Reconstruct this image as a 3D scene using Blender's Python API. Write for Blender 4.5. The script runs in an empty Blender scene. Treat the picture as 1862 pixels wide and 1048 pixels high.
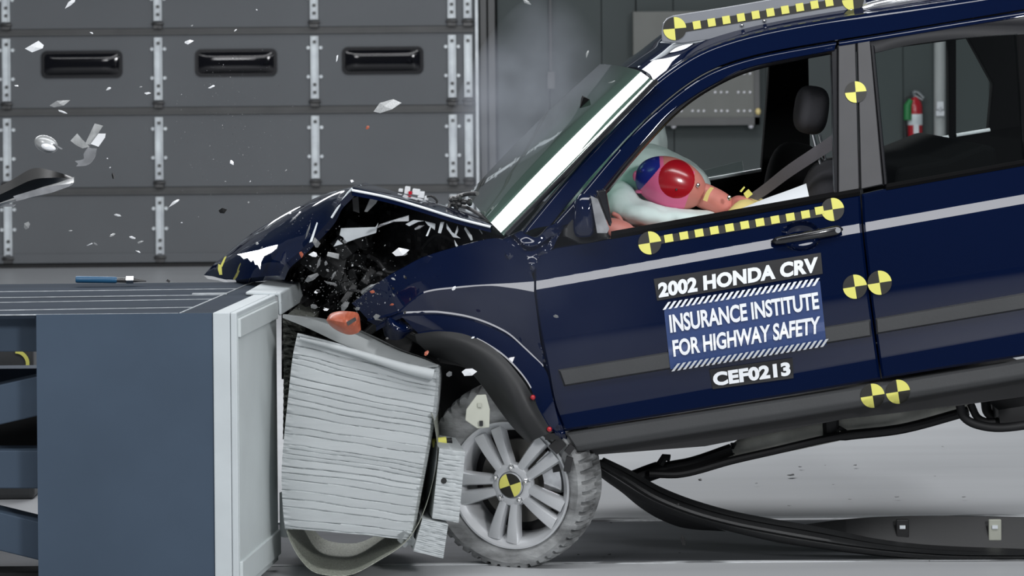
import bpy, bmesh, math, random
from mathutils import Vector, Matrix, noise
PI = math.pi
R = math.radians
SC = bpy.context.scene
COL = SC.collection

# ------------------------------------------------------------------ camera
FPX, CX, HY = 5350.0, 931.0, 35.0
CAM_H, CAM_D, ROLL = 1.879, 10.0, R(-0.5)
cam_data = bpy.data.cameras.new('camera')
cam = bpy.data.objects.new('camera', cam_data)
COL.objects.link(cam)
cam_data.sensor_width = 36.0
cam_data.lens = 36.0 * FPX / 1862.0
cam_data.shift_y = (HY - 524.0) / 1862.0
cam_data.clip_end = 200
cam_data.dof.use_dof = True
cam_data.dof.focus_distance = 10.0
cam_data.dof.aperture_fstop = 7.0
CAM_M = Matrix.Translation((0, -CAM_D, CAM_H)) @ Matrix.Rotation(PI / 2, 4, 'X') @ Matrix.Rotation(ROLL, 4, 'Z')
cam.matrix_world = CAM_M
SC.camera = cam

# ------------------------------------------------------------------ world, lamps of the hall, added wall fill, exposure
w = bpy.data.worlds.new('world')
SC.world = w
w.use_nodes = True
w.node_tree.nodes['Background'].inputs[0].default_value = (0.75, 0.85, 1.0, 1)
w.node_tree.nodes['Background'].inputs[1].default_value = 0.10

def lamp(name, loc, target, sx, sy, power, col=(1, 1, 1)):
    d = bpy.data.lights.new(name, 'AREA')
    d.shape = 'RECTANGLE'
    d.size, d.size_y, d.energy, d.color = sx, sy, power, col
    o = bpy.data.objects.new(name, d)
    COL.objects.link(o)
    o.location = loc
    o.rotation_euler = (Vector(target) - Vector(loc)).to_track_quat('-Z', 'Y').to_euler()
    return o
lamp('ceiling_lamp_bank', (0.3, -2.65, 5.2), (0.3, -0.6, 0), 9.5, 0.9, 265, (0.97, 0.98, 1.0))
lamp('ceiling_lamp_bank', (-2.4, 4.7, 5.2), (-2.2, 4.2, 0), 10.5, 1.7, 560, (0.97, 0.98, 1.0))
lamp('flood_lamp', (-4.5, -8.5, 4.2), (-0.5, 0, 0.6), 1.6, 1.2, 135, (0.97, 0.98, 1.0))
lamp('flood_lamp', (4.9, -9.3, 4.4), (-0.5, 0, 0.6), 1.4, 1.1, 440, (0.97, 0.98, 1.0))
lamp('wall_fill_light', (0.9, 9.8, 6.0), (-0.2, 12.5, 1.6), 3.0, 0.8, 34, (0.95, 0.98, 1.0))  # unseen fill, added to brighten the back wall
SC.view_settings.view_transform = 'Standard'
SC.view_settings.look = 'None'
SC.view_settings.exposure = 0.0
SC.view_settings.gamma = 1.0
SC.view_settings.use_curve_mapping = False

# ------------------------------------------------------------------ picture ray -> point at a given depth
def ray(px, py):
    d = CAM_M.to_3x3() @ Vector(((px - CX) / FPX, (HY - py) / FPX, -1.0))
    return CAM_M.translation.copy(), d
def at(px, py, Y):
    o, d = ray(px, py)
    return o + d * ((Y - o.y) / d.y)
YAW = R(3.5)
C0 = Vector((0.3, 0, 0))
EX = Vector((math.cos(YAW), math.sin(YAW), 0))
EY = Vector((-math.sin(YAW), math.cos(YAW), 0))
def K(px, py, w_):                 # a point of the car, w_ metres inboard of its near side
    o, d = ray(px, py)
    return o + d * ((w_ - (o - C0).dot(EY)) / d.dot(EY))

# ------------------------------------------------------------------ materials
def srgb(r, g, b):
    f = lambda c: (c / 255 / 12.92) if c / 255 <= 0.04045 else ((c / 255 + 0.055) / 1.055) ** 2.4
    return (f(r), f(g), f(b))
def mat(name, col, rough=0.5, metal=0.0, coat=0.0, var=0.08, vscale=6.0, bump=0.0, bscale=40.0, stretch=(1, 1, 1), spec=0.5, trans=0.0, sss=0, emit=None, col2=None, ramp=(0.3, 0.7)):
    m = bpy.data.materials.new(name)
    m.use_nodes = True
    nt = m.node_tree
    b = nt.nodes['Principled BSDF']
    b.inputs['Roughness'].default_value = rough
    b.inputs['Metallic'].default_value = metal
    b.inputs['Coat Weight'].default_value = coat
    b.inputs['Coat Roughness'].default_value = 0.02
    b.inputs['Specular IOR Level'].default_value = spec
    b.inputs['Transmission Weight'].default_value = trans
    tc = nt.nodes.new('ShaderNodeTexCoord')
    mp = nt.nodes.new('ShaderNodeMapping')
    mp.inputs['Scale'].default_value = stretch
    nt.links.new(tc.outputs['Object'], mp.inputs[0])
    n = nt.nodes.new('ShaderNodeTexNoise')
    n.inputs['Scale'].default_value = vscale
    n.inputs['Detail'].default_value = 5
    nt.links.new(mp.outputs[0], n.inputs['Vector'])
    cr = nt.nodes.new('ShaderNodeValToRGB')
    cr.color_ramp.elements[0].position, cr.color_ramp.elements[1].position = ramp
    c2 = col2 or tuple(min(1, c * (1 + var)) for c in col)
    c1 = col if col2 else tuple(c * (1 - var) for c in col)
    cr.color_ramp.elements[0].color = (*c1, 1)
    cr.color_ramp.elements[1].color = (*c2, 1)
    nt.links.new(n.outputs['Fac'], cr.inputs[0])
    nt.links.new(cr.outputs[0], b.inputs['Base Color'])
    if bump:
        n2 = nt.nodes.new('ShaderNodeTexNoise')
        n2.inputs['Scale'].default_value = bscale
        n2.inputs['Detail'].default_value = 4
        nt.links.new(mp.outputs[0], n2.inputs['Vector'])
        bp = nt.nodes.new('ShaderNodeBump')
        bp.inputs['Strength'].default_value = bump
        bp.inputs['Distance'].default_value = 0.01
        nt.links.new(n2.outputs['Fac'], bp.inputs['Height'])
        nt.links.new(bp.outputs[0], b.inputs['Normal'])
    if emit:
        b.inputs['Emission Color'].default_value = (*col, 1)
        b.inputs['Emission Strength'].default_value = emit
    return m
def glass_mat(name, tint, gloss=1.0, rough=0.0, dust=None, amount=0.0):
    m = bpy.data.materials.new(name)
    m.use_nodes = True
    nt = m.node_tree
    nt.nodes.clear()
    out = nt.nodes.new('ShaderNodeOutputMaterial')
    mix = nt.nodes.new('ShaderNodeMixShader')
    tr = nt.nodes.new('ShaderNodeBsdfTransparent')
    tr.inputs[0].default_value = (*tint, 1)
    gl = nt.nodes.new('ShaderNodeBsdfGlossy')
    gl.inputs['Roughness'].default_value = rough
    fr = nt.nodes.new('ShaderNodeFresnel')
    fr.inputs[0].default_value = 1.5
    mul = nt.nodes.new('ShaderNodeMath')
    mul.operation = 'MULTIPLY'
    mul.inputs[1].default_value = gloss
    nt.links.new(fr.outputs[0], mul.inputs[0])
    nt.links.new(mul.outputs[0], mix.inputs[0])
    nt.links.new(tr.outputs[0], mix.inputs[1])
    nt.links.new(gl.outputs[0], mix.inputs[2])
    if dust:
        df = nt.nodes.new('ShaderNodeBsdfDiffuse'); df.inputs[0].default_value = (*dust, 1)
        n = nt.nodes.new('ShaderNodeTexNoise'); n.inputs['Scale'].default_value = 2.2
        tc = nt.nodes.new('ShaderNodeTexCoord'); nt.links.new(tc.outputs['Object'], n.inputs['Vector'])
        r = nt.nodes.new('ShaderNodeMapRange'); r.inputs[1].default_value = .3; r.inputs[2].default_value = .7
        r.inputs[3].default_value = amount * .7; r.inputs[4].default_value = amount * 1.3
        nt.links.new(n.outputs['Fac'], r.inputs[0])
        m2 = nt.nodes.new('ShaderNodeMixShader'); nt.links.new(r.outputs[0], m2.inputs[0])
        nt.links.new(tr.outputs[0], m2.inputs[1]); nt.links.new(df.outputs[0], m2.inputs[2]); nt.links.new(m2.outputs[0], mix.inputs[1])
    nt.links.new(mix.outputs[0], out.inputs[0])
    return m
M = {}
M['door_grey'] = mat('door_grey', srgb(115, 118, 121), 0.7, var=0.05, vscale=1.2, bump=0.02, spec=0.15)
M['door_rail'] = mat('door_rail', srgb(92, 93, 93), 0.5, var=0.15, vscale=3)
M['galv'] = mat('galvanised', srgb(232, 238, 243), 0.4, 0.05, var=0.15, vscale=8)
M['wall'] = mat('wall_paint', srgb(84, 90, 90), 0.8, var=0.06, vscale=1.0, bump=0.02, spec=0.1)
M['wall_light'] = mat('wall_pipe_paint', srgb(178, 180, 180), 0.5)
M['black_glass'] = mat('black_glass', (0.004, 0.004, 0.006), 0.08, var=0.1)
M['dark'] = mat('dark_rubber', (0.012, 0.012, 0.013), 0.6, var=0.2)
M['floor'] = mat('painted_concrete', srgb(184, 186, 188), 0.42, var=0.05, vscale=2.5, bump=0.08, bscale=9, stretch=(0.25, 2.5, 1))
M['track'] = mat('steel_track_plate', srgb(92, 94, 98), 0.4, 0.1, var=0.25, vscale=3, bump=0.08, bscale=12, stretch=(0.2, 2.5, 1))
M['white_edge'] = mat('worn_white_edge', srgb(215, 218, 220), 0.45, col2=srgb(120, 122, 124), ramp=(0.5, 0.62), vscale=5, stretch=(1, 4, 4))
M['blue_steel'] = mat('blue_grey_steel', srgb(66, 80, 96), 0.6, 0.0, var=0.08, vscale=2.5, bump=0.03, bscale=25, spec=0.25)
M['top_steel'] = mat('shaded_blue_grey_steel_top', srgb(46, 55, 66), 0.75, 0.0, var=0.2, vscale=4, stretch=(0.3, 3, 1), spec=0.1)  # darker copy of the side steel; shade on the top put into the colour
M['scratch'] = mat('scratched_steel_edge', srgb(170, 176, 180), 0.4, var=0.25, vscale=30)
M['white_paint'] = mat('white_paint', srgb(194, 201, 203), 0.5, var=0.05, vscale=5, bump=0.05, bscale=30)
M['grey_paint'] = mat('grey_paint', srgb(196, 203, 203), 0.55, var=0.05, vscale=4, bump=0.05, bscale=30)
M['honey'] = mat('crushed_aluminium_face', srgb(180, 185, 186), 0.6, 0.0, var=0.04, vscale=3, stretch=(1, 1, 6), bump=0.12, bscale=10)
M['honey_core'] = mat('honeycomb_core', srgb(120, 122, 115), 0.45, 0.5, var=0.5, vscale=60, stretch=(1, 1, 3), bump=1.0, bscale=120)
M['alu_sheet'] = mat('aluminium_sheet', srgb(130, 134, 134), 0.5, 0.2, var=0.1, vscale=5, bump=0.1, bscale=20)
M['alu_mesh'] = mat('honeycomb_sheet', srgb(150, 153, 142), 0.55, 0.1, var=0.35, vscale=140, bump=0.5, bscale=200)
def paint_mat():
    m = mat('dark_blue_car_paint', (0.0008, 0.0048, 0.027), 0.5, 0.0, 1.0, var=0.04, vscale=2, spec=0.0)
    return m
M['paint'] = paint_mat()
M['black_gloss'] = mat('black_gloss_trim', (0.006, 0.006, 0.008), 0.25, 0, 0.6, var=0.1)
M['pillar_film'] = mat('black_pillar_film', srgb(60, 60, 62), 0.42, 0.0, 0.0, var=0.08, vscale=10)
M['cladding'] = mat('grey_plastic_cladding', srgb(62, 63, 64), 0.45, var=0.06, vscale=8, bump=0.05, bscale=90)
M['black_plastic'] = mat('black_plastic', srgb(27, 28, 29), 0.52, var=0.15, vscale=10, bump=0.05, bscale=60)
M['interior'] = mat('black_interior_trim', srgb(15, 15, 16), 0.9, var=0.1, spec=0.1)
M['cloth'] = mat('charcoal_seat_cloth', srgb(58, 58, 62), 0.9, var=0.12, vscale=12, bump=0.2, bscale=120)
M['belt'] = mat('grey_seat_belt_webbing', srgb(92, 90, 94), 0.7, var=0.05, bump=0.1, bscale=150)
M['airbag'] = mat('airbag_cloth', srgb(215, 232, 228), 0.75, var=0.03, bump=0.35, bscale=9)
M['skin'] = mat('dummy_skin_vinyl', srgb(206, 130, 118), 0.5, var=0.05)
M['red'] = mat('red_grease_paint', srgb(168, 22, 34), 0.22, coat=0.4, var=0.06)
M['pink'] = mat('pink_grease_paint', srgb(232, 110, 155), 0.35, coat=0.2, var=0.04)
M['blue'] = mat('blue_grease_paint', srgb(35, 45, 140), 0.3, coat=0.3, var=0.05)
M['shirt'] = mat('yellow_cotton_shirt', srgb(225, 205, 130), 0.85, var=0.05, bump=0.2, bscale=30)
M['white_card'] = mat('white_card', srgb(238, 242, 245), 0.4, var=0.01)
M['yellow'] = mat('yellow_sticker', srgb(226, 222, 112), 0.6, var=0.02)
M['black_st'] = mat('black_sticker', srgb(30, 29, 22), 0.5, var=0.05)
M['sign_black'] = mat('black_sign_film', srgb(14, 14, 18), 0.5, var=0.05)
M['sign_blue'] = mat('blue_sign_film', srgb(38, 62, 112), 0.45, coat=0.1, var=0.05)
M['sign_white'] = mat('white_sign_film', srgb(240, 243, 246), 0.5, var=0.01)
M['alloy'] = mat('silver_alloy', srgb(206, 208, 210), 0.33, 0.35, 0.3, var=0.04)
M['chrome'] = mat('chrome', srgb(225, 225, 225), 0.12, 1.0, var=0.03)
M['metal_dark'] = mat('dark_metal', srgb(90, 90, 90), 0.4, 0.7, var=0.3, vscale=30)
M['tyre'] = mat('dusty_tyre_rubber', srgb(88, 89, 89), 0.85, col2=srgb(182, 184, 184), ramp=(0.3, 0.75), vscale=7, bump=0.3, bscale=40, stretch=(1, 1, 2.5))
M['brake'] = mat('brake_metal', srgb(115, 113, 108), 0.45, 0.4, var=0.2)
M['bracket'] = mat('dusty_bracket', srgb(170, 172, 160), 0.6, var=0.1)
M['amber'] = mat('amber_plastic', srgb(168, 86, 60), 0.4, coat=0.12, var=0.2, vscale=30)
M['exhaust'] = mat('exhaust_steel', srgb(225, 225, 214), 0.45, 0.0, var=0.25, vscale=8)
M['shard_white'] = mat('white_plastic_shard', srgb(240, 242, 244), 0.2, 0.1, 0.5, var=0.05)
M['shard_grey'] = mat('grey_plastic_shard', srgb(170, 172, 172), 0.3, 0.2, 0.3, var=0.3, vscale=30)
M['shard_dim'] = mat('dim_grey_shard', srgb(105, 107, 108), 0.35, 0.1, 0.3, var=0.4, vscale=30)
M['shard_black'] = mat('black_plastic_shard', srgb(20, 20, 20), 0.35, var=0.2)
M['shard_red'] = mat('red_plastic_shard', srgb(190, 30, 45), 0.25, coat=0.5)
M['silver'] = mat('silver_reflector', srgb(225, 226, 228), 0.18, 0.8, var=0.25, vscale=25)
M['perspex'] = mat('grey_marker_plate', srgb(125, 128, 134), 0.3, coat=0.3, var=0.06)
M['ext_red'] = mat('extinguisher_red', srgb(190, 24, 40), 0.3, coat=0.4)
M['green'] = mat('green_plastic', srgb(40, 130, 70), 0.5)
M['tool_blue'] = mat('blue_tool_grip', srgb(40, 90, 125), 0.35)
M['cabinet'] = mat('cabinet_grey', srgb(112, 114, 110), 0.5, var=0.05)
M['knob'] = mat('pale_knob', srgb(235, 235, 240), 0.3)
M['knob_y'] = mat('cream_knob', srgb(235, 215, 150), 0.3)
M['glass_green'] = glass_mat('green_windscreen_glass', (0.62, 0.86, 0.76), 1.5, dust=(0.27, 0.47, 0.37), amount=0.34)
M['glass_clear'] = glass_mat('side_window_glass', (0.92, 0.95, 0.94), 0.5)

# ------------------------------------------------------------------ mesh helpers
def cr_spline(pts, n):
    P = [Vector(p) for p in pts]
    if len(P) == 2:
        return [P[0].lerp(P[1], i / (n - 1)) for i in range(n)]
    L = [0]
    for a, b in zip(P, P[1:]):
        L.append(L[-1] + max(1e-9, (b - a).length))
    out = []
    for i in range(n):
        s = L[-1] * i / (n - 1)
        k = 0
        while k < len(P) - 2 and L[k + 1] < s:
            k += 1
        t = (s - L[k]) / (L[k + 1] - L[k])
        p1, p2 = P[k], P[k + 1]
        h = L[k + 1] - L[k]
        m1 = (p2 - P[k - 1]) / (L[k + 1] - L[k - 1]) * h if k > 0 else (p2 - p1)
        m2 = (P[k + 2] - p1) / (L[k + 2] - L[k]) * h if k < len(P) - 2 else (p2 - p1)
        t2, t3 = t * t, t * t * t
        out.append(p1 * (2 * t3 - 3 * t2 + 1) + m1 * (t3 - 2 * t2 + t) + p2 * (-2 * t3 + 3 * t2) + m2 * (t3 - t2))
    return out
class MB:
    def __init__(s):
        s.v, s.f, s.m = [], [], []
    def vert(s, p):
        s.v.append(Vector(p)); return len(s.v) - 1
    def face(s, ids, m=0):
        s.f.append(tuple(ids)); s.m.append(m)
    def grid(s, rows, m=0, back=None, wrap=False):
        """rows of points; back = vector (or function) giving the thickness direction"""
        n = len(rows); k = len(rows[0])
        A = [[s.vert(p) for p in r] for r in rows]
        for i in range(n - 1):
            for j in range(k - (0 if wrap else 1)):
                j2 = (j + 1) % k
                s.face((A[i][j], A[i][j2], A[i + 1][j2], A[i + 1][j]), m)
        if back is not None:
            B = [[s.vert(p + back) for p in r] for r in rows]
            for i in range(n - 1):
                for j in range(k - 1):
                    s.face((B[i][j], B[i + 1][j], B[i + 1][j + 1], B[i][j + 1]), m)
            ring = [(0, j) for j in range(k)] + [(i, k - 1) for i in range(1, n)] + [(n - 1, j) for j in range(k - 2, -1, -1)] + [(i, 0) for i in range(n - 2, 0, -1)]
            for (a, b), (c, d) in zip(ring, ring[1:] + ring[:1]):
                s.face((A[a][b], B[a][b], B[c][d], A[c][d]), m)
        return A
    def box(s, c, size, rot=None, m=0):
        c = Vector(c); hx, hy, hz = size[0] / 2, size[1] / 2, size[2] / 2
        r = rot if rot is not None else Matrix.Identity(3)
        ids = [s.vert(c + r @ Vector((x, y, z))) for x in (-hx, hx) for y in (-hy, hy) for z in (-hz, hz)]
        for q in ((0, 1, 3, 2), (4, 6, 7, 5), (0, 4, 5, 1), (2, 3, 7, 6), (0, 2, 6, 4), (1, 5, 7, 3)):
            s.face([ids[i] for i in q], m)
        return s
    def tube(s, pts, r, seg=10, m=0, caps=True):
        P = [Vector(p) for p in pts]
        rr = r if isinstance(r, (list, tuple)) else [r] * len(P)
        prev = None; rings = []
        for i, p in enumerate(P):
            d = (P[min(i + 1, len(P) - 1)] - P[max(i - 1, 0)]).normalized()
            if prev is None:
                a = Vector((0, 0, 1)) if abs(d.z) < 0.9 else Vector((1, 0, 0))
                u = d.cross(a).normalized()
            else:
                u = (prev - d * prev.dot(d)).normalized()
            prev = u
            vv = d.cross(u)
            rings.append([s.vert(p + (u * math.cos(2 * PI * j / seg) + vv * math.sin(2 * PI * j / seg)) * rr[i]) for j in range(seg)])
        for a, b in zip(rings, rings[1:]):
            for j in range(seg):
                s.face((a[j], a[(j + 1) % seg], b[(j + 1) % seg], b[j]), m)
        if caps:
            s.face(rings[0][::-1], m); s.face(rings[-1], m)
        return s
    def prism(s, pts, back, m=0):
        """closed outline (3D points) pushed along back"""
        back = Vector(back)
        A = [s.vert(p) for p in pts]
        B = [s.vert(Vector(p) + back) for p in pts]
        s.face(A, m); s.face(B[::-1], m)
        n = len(A)
        for i in range(n):
            j = (i + 1) % n
            s.face((A[i], B[i], B[j], A[j]), m)
        return s
    def ell(s, c, rad, rot=None, seg=24, rings=16, m=0, fn=None):
        c = Vector(c); r = rot if rot is not None else Matrix.Identity(3)
        rows = []
        for i in range(1, rings):
            th = PI * i / rings
            row = []
            for j in range(seg):
                ph = 2 * PI * j / seg
                d = Vector((math.sin(th) * math.cos(ph), math.sin(th) * math.sin(ph), math.cos(th)))
                k = fn(d) if fn else 1.0
                row.append(s.vert(c + r @ Vector((d.x * rad[0], d.y * rad[1], d.z * rad[2])) * k))
            rows.append(row)
        for a, b in zip(rows, rows[1:]):
            for j in range(seg):
                s.face((a[j], b[j], b[(j + 1) % seg], a[(j + 1) % seg]), m)
        t = s.vert(c + r @ Vector((0, 0, rad[2])) * (fn(Vector((0, 0, 1))) if fn else 1)); b = s.vert(c + r @ Vector((0, 0, -rad[2])) * (fn(Vector((0, 0, -1))) if fn else 1))
        for j in range(seg):
            s.face((t, rows[0][j], rows[0][(j + 1) % seg]), m)
            s.face((b, rows[-1][(j + 1) % seg], rows[-1][j]), m)
        return s
    def lathe(s, prof, mtx, seg=48, m=0, closed=False):
        """prof: (radius, height along local z)"""
        rows = []
        for (r, z) in prof:
            rows.append([mtx @ Vector((r * math.cos(2 * PI * j / seg), r * math.sin(2 * PI * j / seg), z)) for j in range(seg)])
        if closed:
            rows.append(rows[0])
        A = [[s.vert(p) for p in r] for r in rows]
        for a, b in zip(A, A[1:]):
            for j in range(seg):
                s.face((a[j], a[(j + 1) % seg], b[(j + 1) % seg], b[j]), m)
        return s

def tag(o, label=None, cat=None, group=None, kind=None):
    for k, v in (('label', label), ('category', cat), ('group', group), ('kind', kind)):
        if v: o[k] = v
    return o
def root(name, loc, label, cat, group=None):
    o = bpy.data.objects.new(name, None)
    o.empty_display_size = 0.1
    COL.objects.link(o)
    o.location = loc
    o['base'] = 1; del o['base']
    return tag(o, label, cat, group)
def base_of(o):
    while o.parent: o = o.parent
    return o.location.copy()
def obj(name, mb, mats, parent=None, smooth=35, merge=0.0, origin=None, sub=0, mods=()):
    if not isinstance(mats, (list, tuple)): mats = [mats]
    off = base_of(parent) if parent else (Vector(origin) if origin is not None else None)
    if off is None:
        lo = Vector((min(v.x for v in mb.v), min(v.y for v in mb.v), min(v.z for v in mb.v)))
        hi = Vector((max(v.x for v in mb.v), max(v.y for v in mb.v), max(v.z for v in mb.v)))
        off = Vector(((lo.x + hi.x) / 2, (lo.y + hi.y) / 2, lo.z))
    me = bpy.data.meshes.new(name)
    me.from_pydata([v - off for v in mb.v], [], mb.f)
    for mm in mats: me.materials.append(M[mm] if isinstance(mm, str) else mm)
    for p, i in zip(me.polygons, mb.m): p.material_index = i
    bm = bmesh.new(); bm.from_mesh(me)
    if merge: bmesh.ops.remove_doubles(bm, verts=bm.verts, dist=merge)
    bmesh.ops.recalc_face_normals(bm, faces=bm.faces)
    bm.to_mesh(me); bm.free()
    if smooth:
        me.shade_smooth()
        if smooth < 180: me.set_sharp_from_angle(angle=R(smooth))
    o = bpy.data.objects.new(name, me)
    COL.objects.link(o)
    if parent: o.parent = parent
    else: o.location = off
    for (t, kw) in mods:
        md = o.modifiers.new(t.lower(), t)
        for k, v in kw.items(): setattr(md, k, v)
    return o
def clip_noise(p, s=1.0, a=1.0):
    return noise.noise(Vector(p) * s) * a

# ================================================================== THE HALL
YW = 12.7                                   # back wall
def sbox(name, x0, x1, y0, y1, z0, z1, m, kind='structure', parent=None, bev=0):
    mb = MB().box(((x0 + x1) / 2, (y0 + y1) / 2, (z0 + z1) / 2), (x1 - x0, y1 - y0, z1 - z0))
    o = obj(name, mb, m, parent, smooth=0, mods=([('BEVEL', dict(width=bev, segments=2))] if bev else ()))
    if kind and not parent: o['kind'] = kind
    return o
# floor: concrete, with the darker steel track plate crossing under the car
yt0 = at(1500, 1023, 0).y
def floor_y(py): # depth of the floor seen at picture row py (x = 1300)
    o, d = ray(1300, py); s = -o.z / d.z
    return (o + d * s).y
yf0, yf1 = floor_y(1021), floor_y(941)
mb = MB()
def slab(mb, x0, x1, y0, y1, z, m=0, th=0.05):
    mb.box(((x0 + x1) / 2, (y0 + y1) / 2, z - th / 2), (x1 - x0, y1 - y0, th), m=m)
slab(mb, -14, 14, -14, yf0, 0, 0); slab(mb, -14, 14, yf1, 14, 0, 0); slab(mb, -14, 14, yf0, yf1, -0.004, 1)
o = obj('floor', mb, ['floor', 'track'], smooth=0); o['kind'] = 'structure'
for i, (y, ww) in enumerate(((yf0, 0.03), (yf1, 0.05))):
    o = sbox('trim_%d' % (i + 1), -14, 14, y - ww, y, -0.02, 0.002, 'white_edge')
    tag(o, ['worn pale steel edge strip nearer the camera along the floor track', 'worn pale steel edge strip at the far side of the floor track'][i], 'floor strip')
sbox('wall_back', -14, 14, YW + 0.15, YW + 0.35, 0, 6.5, 'wall')
# wall cladding sheets right of the shutter door, with seams
S = (at(900, 100, YW) - at(800, 100, YW)).x / 100.0          # metres per pixel at the wall
xs = [at(p, 200, YW).x for p in (905, 1000, 1095, 1158, 1225, 1392, 1643, 1800, 2050)]
xs += [xs[-1] + 1.2 * i for i in range(1, 9)]
for i, (a, b) in enumerate(zip(xs, xs[1:])):
    yy = YW + (0.0 if i not in (3, 4) else -0.05)
    sbox('trim_%d' % (i + 3), a + 0.002, b - 0.002, yy, YW + 0.16, 0.0, 6.4, 'wall', bev=0.006)

# ---- overhead sectional door
door = root('door_1', at(430, 478, YW - 0.1).xyz * Vector((1, 1, 0)), None, None)
door['kind'] = 'structure'
tag(door, 'grey overhead sectional door with three small black windows', 'door')
YD = YW - 0.10
rowsy = [(-240, -95), (-83, 50), (62, 194), (207, 339), (352, 476)]      # picture rows of the sections at x = 430
X0, X1 = at(-260, 200, YD).x, at(864, 200, YD).x
def zd(py): return at(430, py, YD).z
winx = [(75, 223), (355, 504), (622, 770), (-205, -57)]
def rrect(cx, cz, w_, h_, r, n=5):
    pts = []
    for (sx, sz, a0) in ((1, 1, 0), (-1, 1, 90), (-1, -1, 180), (1, -1, 270)):
        for k in range(n + 1):
            a = R(a0 + 90 * k / n)
            pts.append((cx + sx * (w_ / 2 - r) + r * math.cos(a), cz + sz * (h_ / 2 - r) + r * math.sin(a)))
    return pts
for i, (a, b) in enumerate(rowsy):
    z1, z0 = zd(a), zd(b)
    mb = MB()
    mb.box(((X0 + X1) / 2, YD + 0.025, (z0 + z1) / 2), (X1 - X0, 0.05, z1 - z0))
    if i == 4:                                   # stiffening rib and lower lip
        mb.box(((X0 + X1) / 2, YD - 0.008, z0 + 0.035), (X1 - X0, 0.02, 0.07))
    obj('door_section', mb, 'door_grey', door, smooth=0, mods=[('BEVEL', dict(width=0.006, segments=2))])
    if i:                                        # the meeting rail above this section
        za, zb = zd(rowsy[i - 1][1]), z1
        mb = MB()
        mb.box(((X0 + X1) / 2, YD + 0.03, (za + zb) / 2), (X1 - X0, 0.03, za - zb))
        mb.box(((X0 + X1) / 2, YD + 0.0, zb + 0.006), (X1 - X0, 0.04, 0.012))
        obj('meeting_rail', mb, 'door_rail', door, smooth=0)
obj('bottom_seal', MB().box(((X0 + X1) / 2, YD + 0.02, 0.012), (X1 - X0, 0.06, 0.03)), 'dark', door, smooth=0)
for (a, b) in winx:
    xa, xb = at(a, 112, YD).x, at(b, 112, YD).x
    cxw = (a + b) / 2
    top = {149: 92, 429.5: 89, 696: 85, -131: 95}[cxw]
    zt, zb = at(cxw, top, YD).z, at(cxw, top + 50, YD).z
    ww, hh, cx, cz = xb - xa, zt - zb, (xa + xb) / 2, (zt + zb) / 2
    fr = MB()
    O = [Vector((x, YD - 0.012, z)) for x, z in rrect(cx, cz, ww, hh, 0.045)]
    I = [Vector((x, YD - 0.012, z)) for x, z in rrect(cx, cz, ww - 0.05, hh - 0.05, 0.03)]
    n = len(O)
    a0 = [fr.vert(p) for p in O]; a1 = [fr.vert(p) for p in I]
    b0 = [fr.vert(p + Vector((0, 0.03, 0))) for p in O]; b1 = [fr.vert(p + Vector((0, 0.03, 0))) for p in I]
    for k in range(n):
        j = (k + 1) % n
        fr.face((a0[k], a0[j], a1[j], a1[k])); fr.face((b0[k], b1[k], b1[j], b0[j]))
        fr.face((a0[k], b0[k], b0[j], a0[j])); fr.face((a1[k], a1[j], b1[j], b1[k]))
    wf = obj('window_frame', fr, 'black_gloss', door, smooth=40)
    pn = MB()                                   # slightly domed acrylic pane
    rows = []
    for u in range(9):
        row = []
        for v in range(17):
            uu, vv = u / 8 * 2 - 1, v / 16 * 2 - 1
            row.append(Vector((cx + vv * (ww / 2 - 0.02), YD - 0.004 - 0.02 * (1 - uu ** 4) * (1 - vv ** 8), cz - uu * (hh / 2 - 0.02))))
        rows.append(row)
    pn.grid(rows, back=Vector((0, 0.012, 0)))
    obj('window_pane', pn, 'black_glass', wf, smooth=60)
for px in (12, 288, 572, 822, 851, -265):
    for i, (a, b) in enumerate(rowsy):
        x = at(px + (a + b) / 2 * 0.0105 - 1, (a + b) / 2, YD).x
        if px == -265: continue
        z1, z0 = zd(a) - 0.02, zd(b) + 0.055
        if i == 4: z0 = zd(b) + 0.06
        mb = MB()
        hw = 0.031
        for sx in (-1, 1):                       # ribbed upright stile: two flanges and a recessed web
            mb.box((x + sx * (hw - 0.006), YD - 0.016, (z0 + z1) / 2), (0.012, 0.03, z1 - z0))
        mb.box((x, YD - 0.006, (z0 + z1) / 2), (hw * 2, 0.012, z1 - z0))
        st = obj('hinge_stile', mb, 'galv', door, smooth=0, mods=[('BEVEL', dict(width=0.003, segments=1))])
        hb = MB()
        for zz in (z1 - 0.045, z0 + 0.05, z0 + 0.11):
            hb.tube([(x, YD - 0.022, zz), (x, YD - 0.008, zz)], 0.013, 10)
        obj('slot_bolt', hb, 'door_rail', st, smooth=40)
        hb = MB()
        if px < 851:
            for zz in ((z1 - 0.09, z0 + 0.17) if i < 4 else (z1 - 0.09, z0 + 0.2)):
                for sx in (-1, 1):
                    hb.tube([(x + sx * 0.048, YD - 0.016, zz), (x + sx * 0.048, YD, zz)], 0.014, 10)
        if hb.v: obj('bolt', hb, 'galv', st, smooth=40)
        kb = MB()                                # hinge knuckle over the joint
        kb.box((x, YD - 0.012, z0 - 0.035), (0.07, 0.03, 0.05))
        kb.tube([(x - 0.045, YD - 0.028, z0 - 0.02), (x + 0.045, YD - 0.028, z0 - 0.02)], 0.012, 10)
        obj('hinge', kb, 'metal_dark', door, smooth=40, mods=[('BEVEL', dict(width=0.003, segments=1))])
for j, (px, pw) in enumerate(((868, 0.025), (880, 0.05))):
    x = at(px, 200, YD - 0.03).x
    sbox('trim_%d' % (30 + j), x - pw / 2, x + pw / 2, YD - (0.06 if j == 0 else 0.0), YD + 0.2, 0, 5.5, 'galv' if j == 0 else 'door_rail', bev=0.004)
xx = at(893, 100, YD).x
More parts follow.
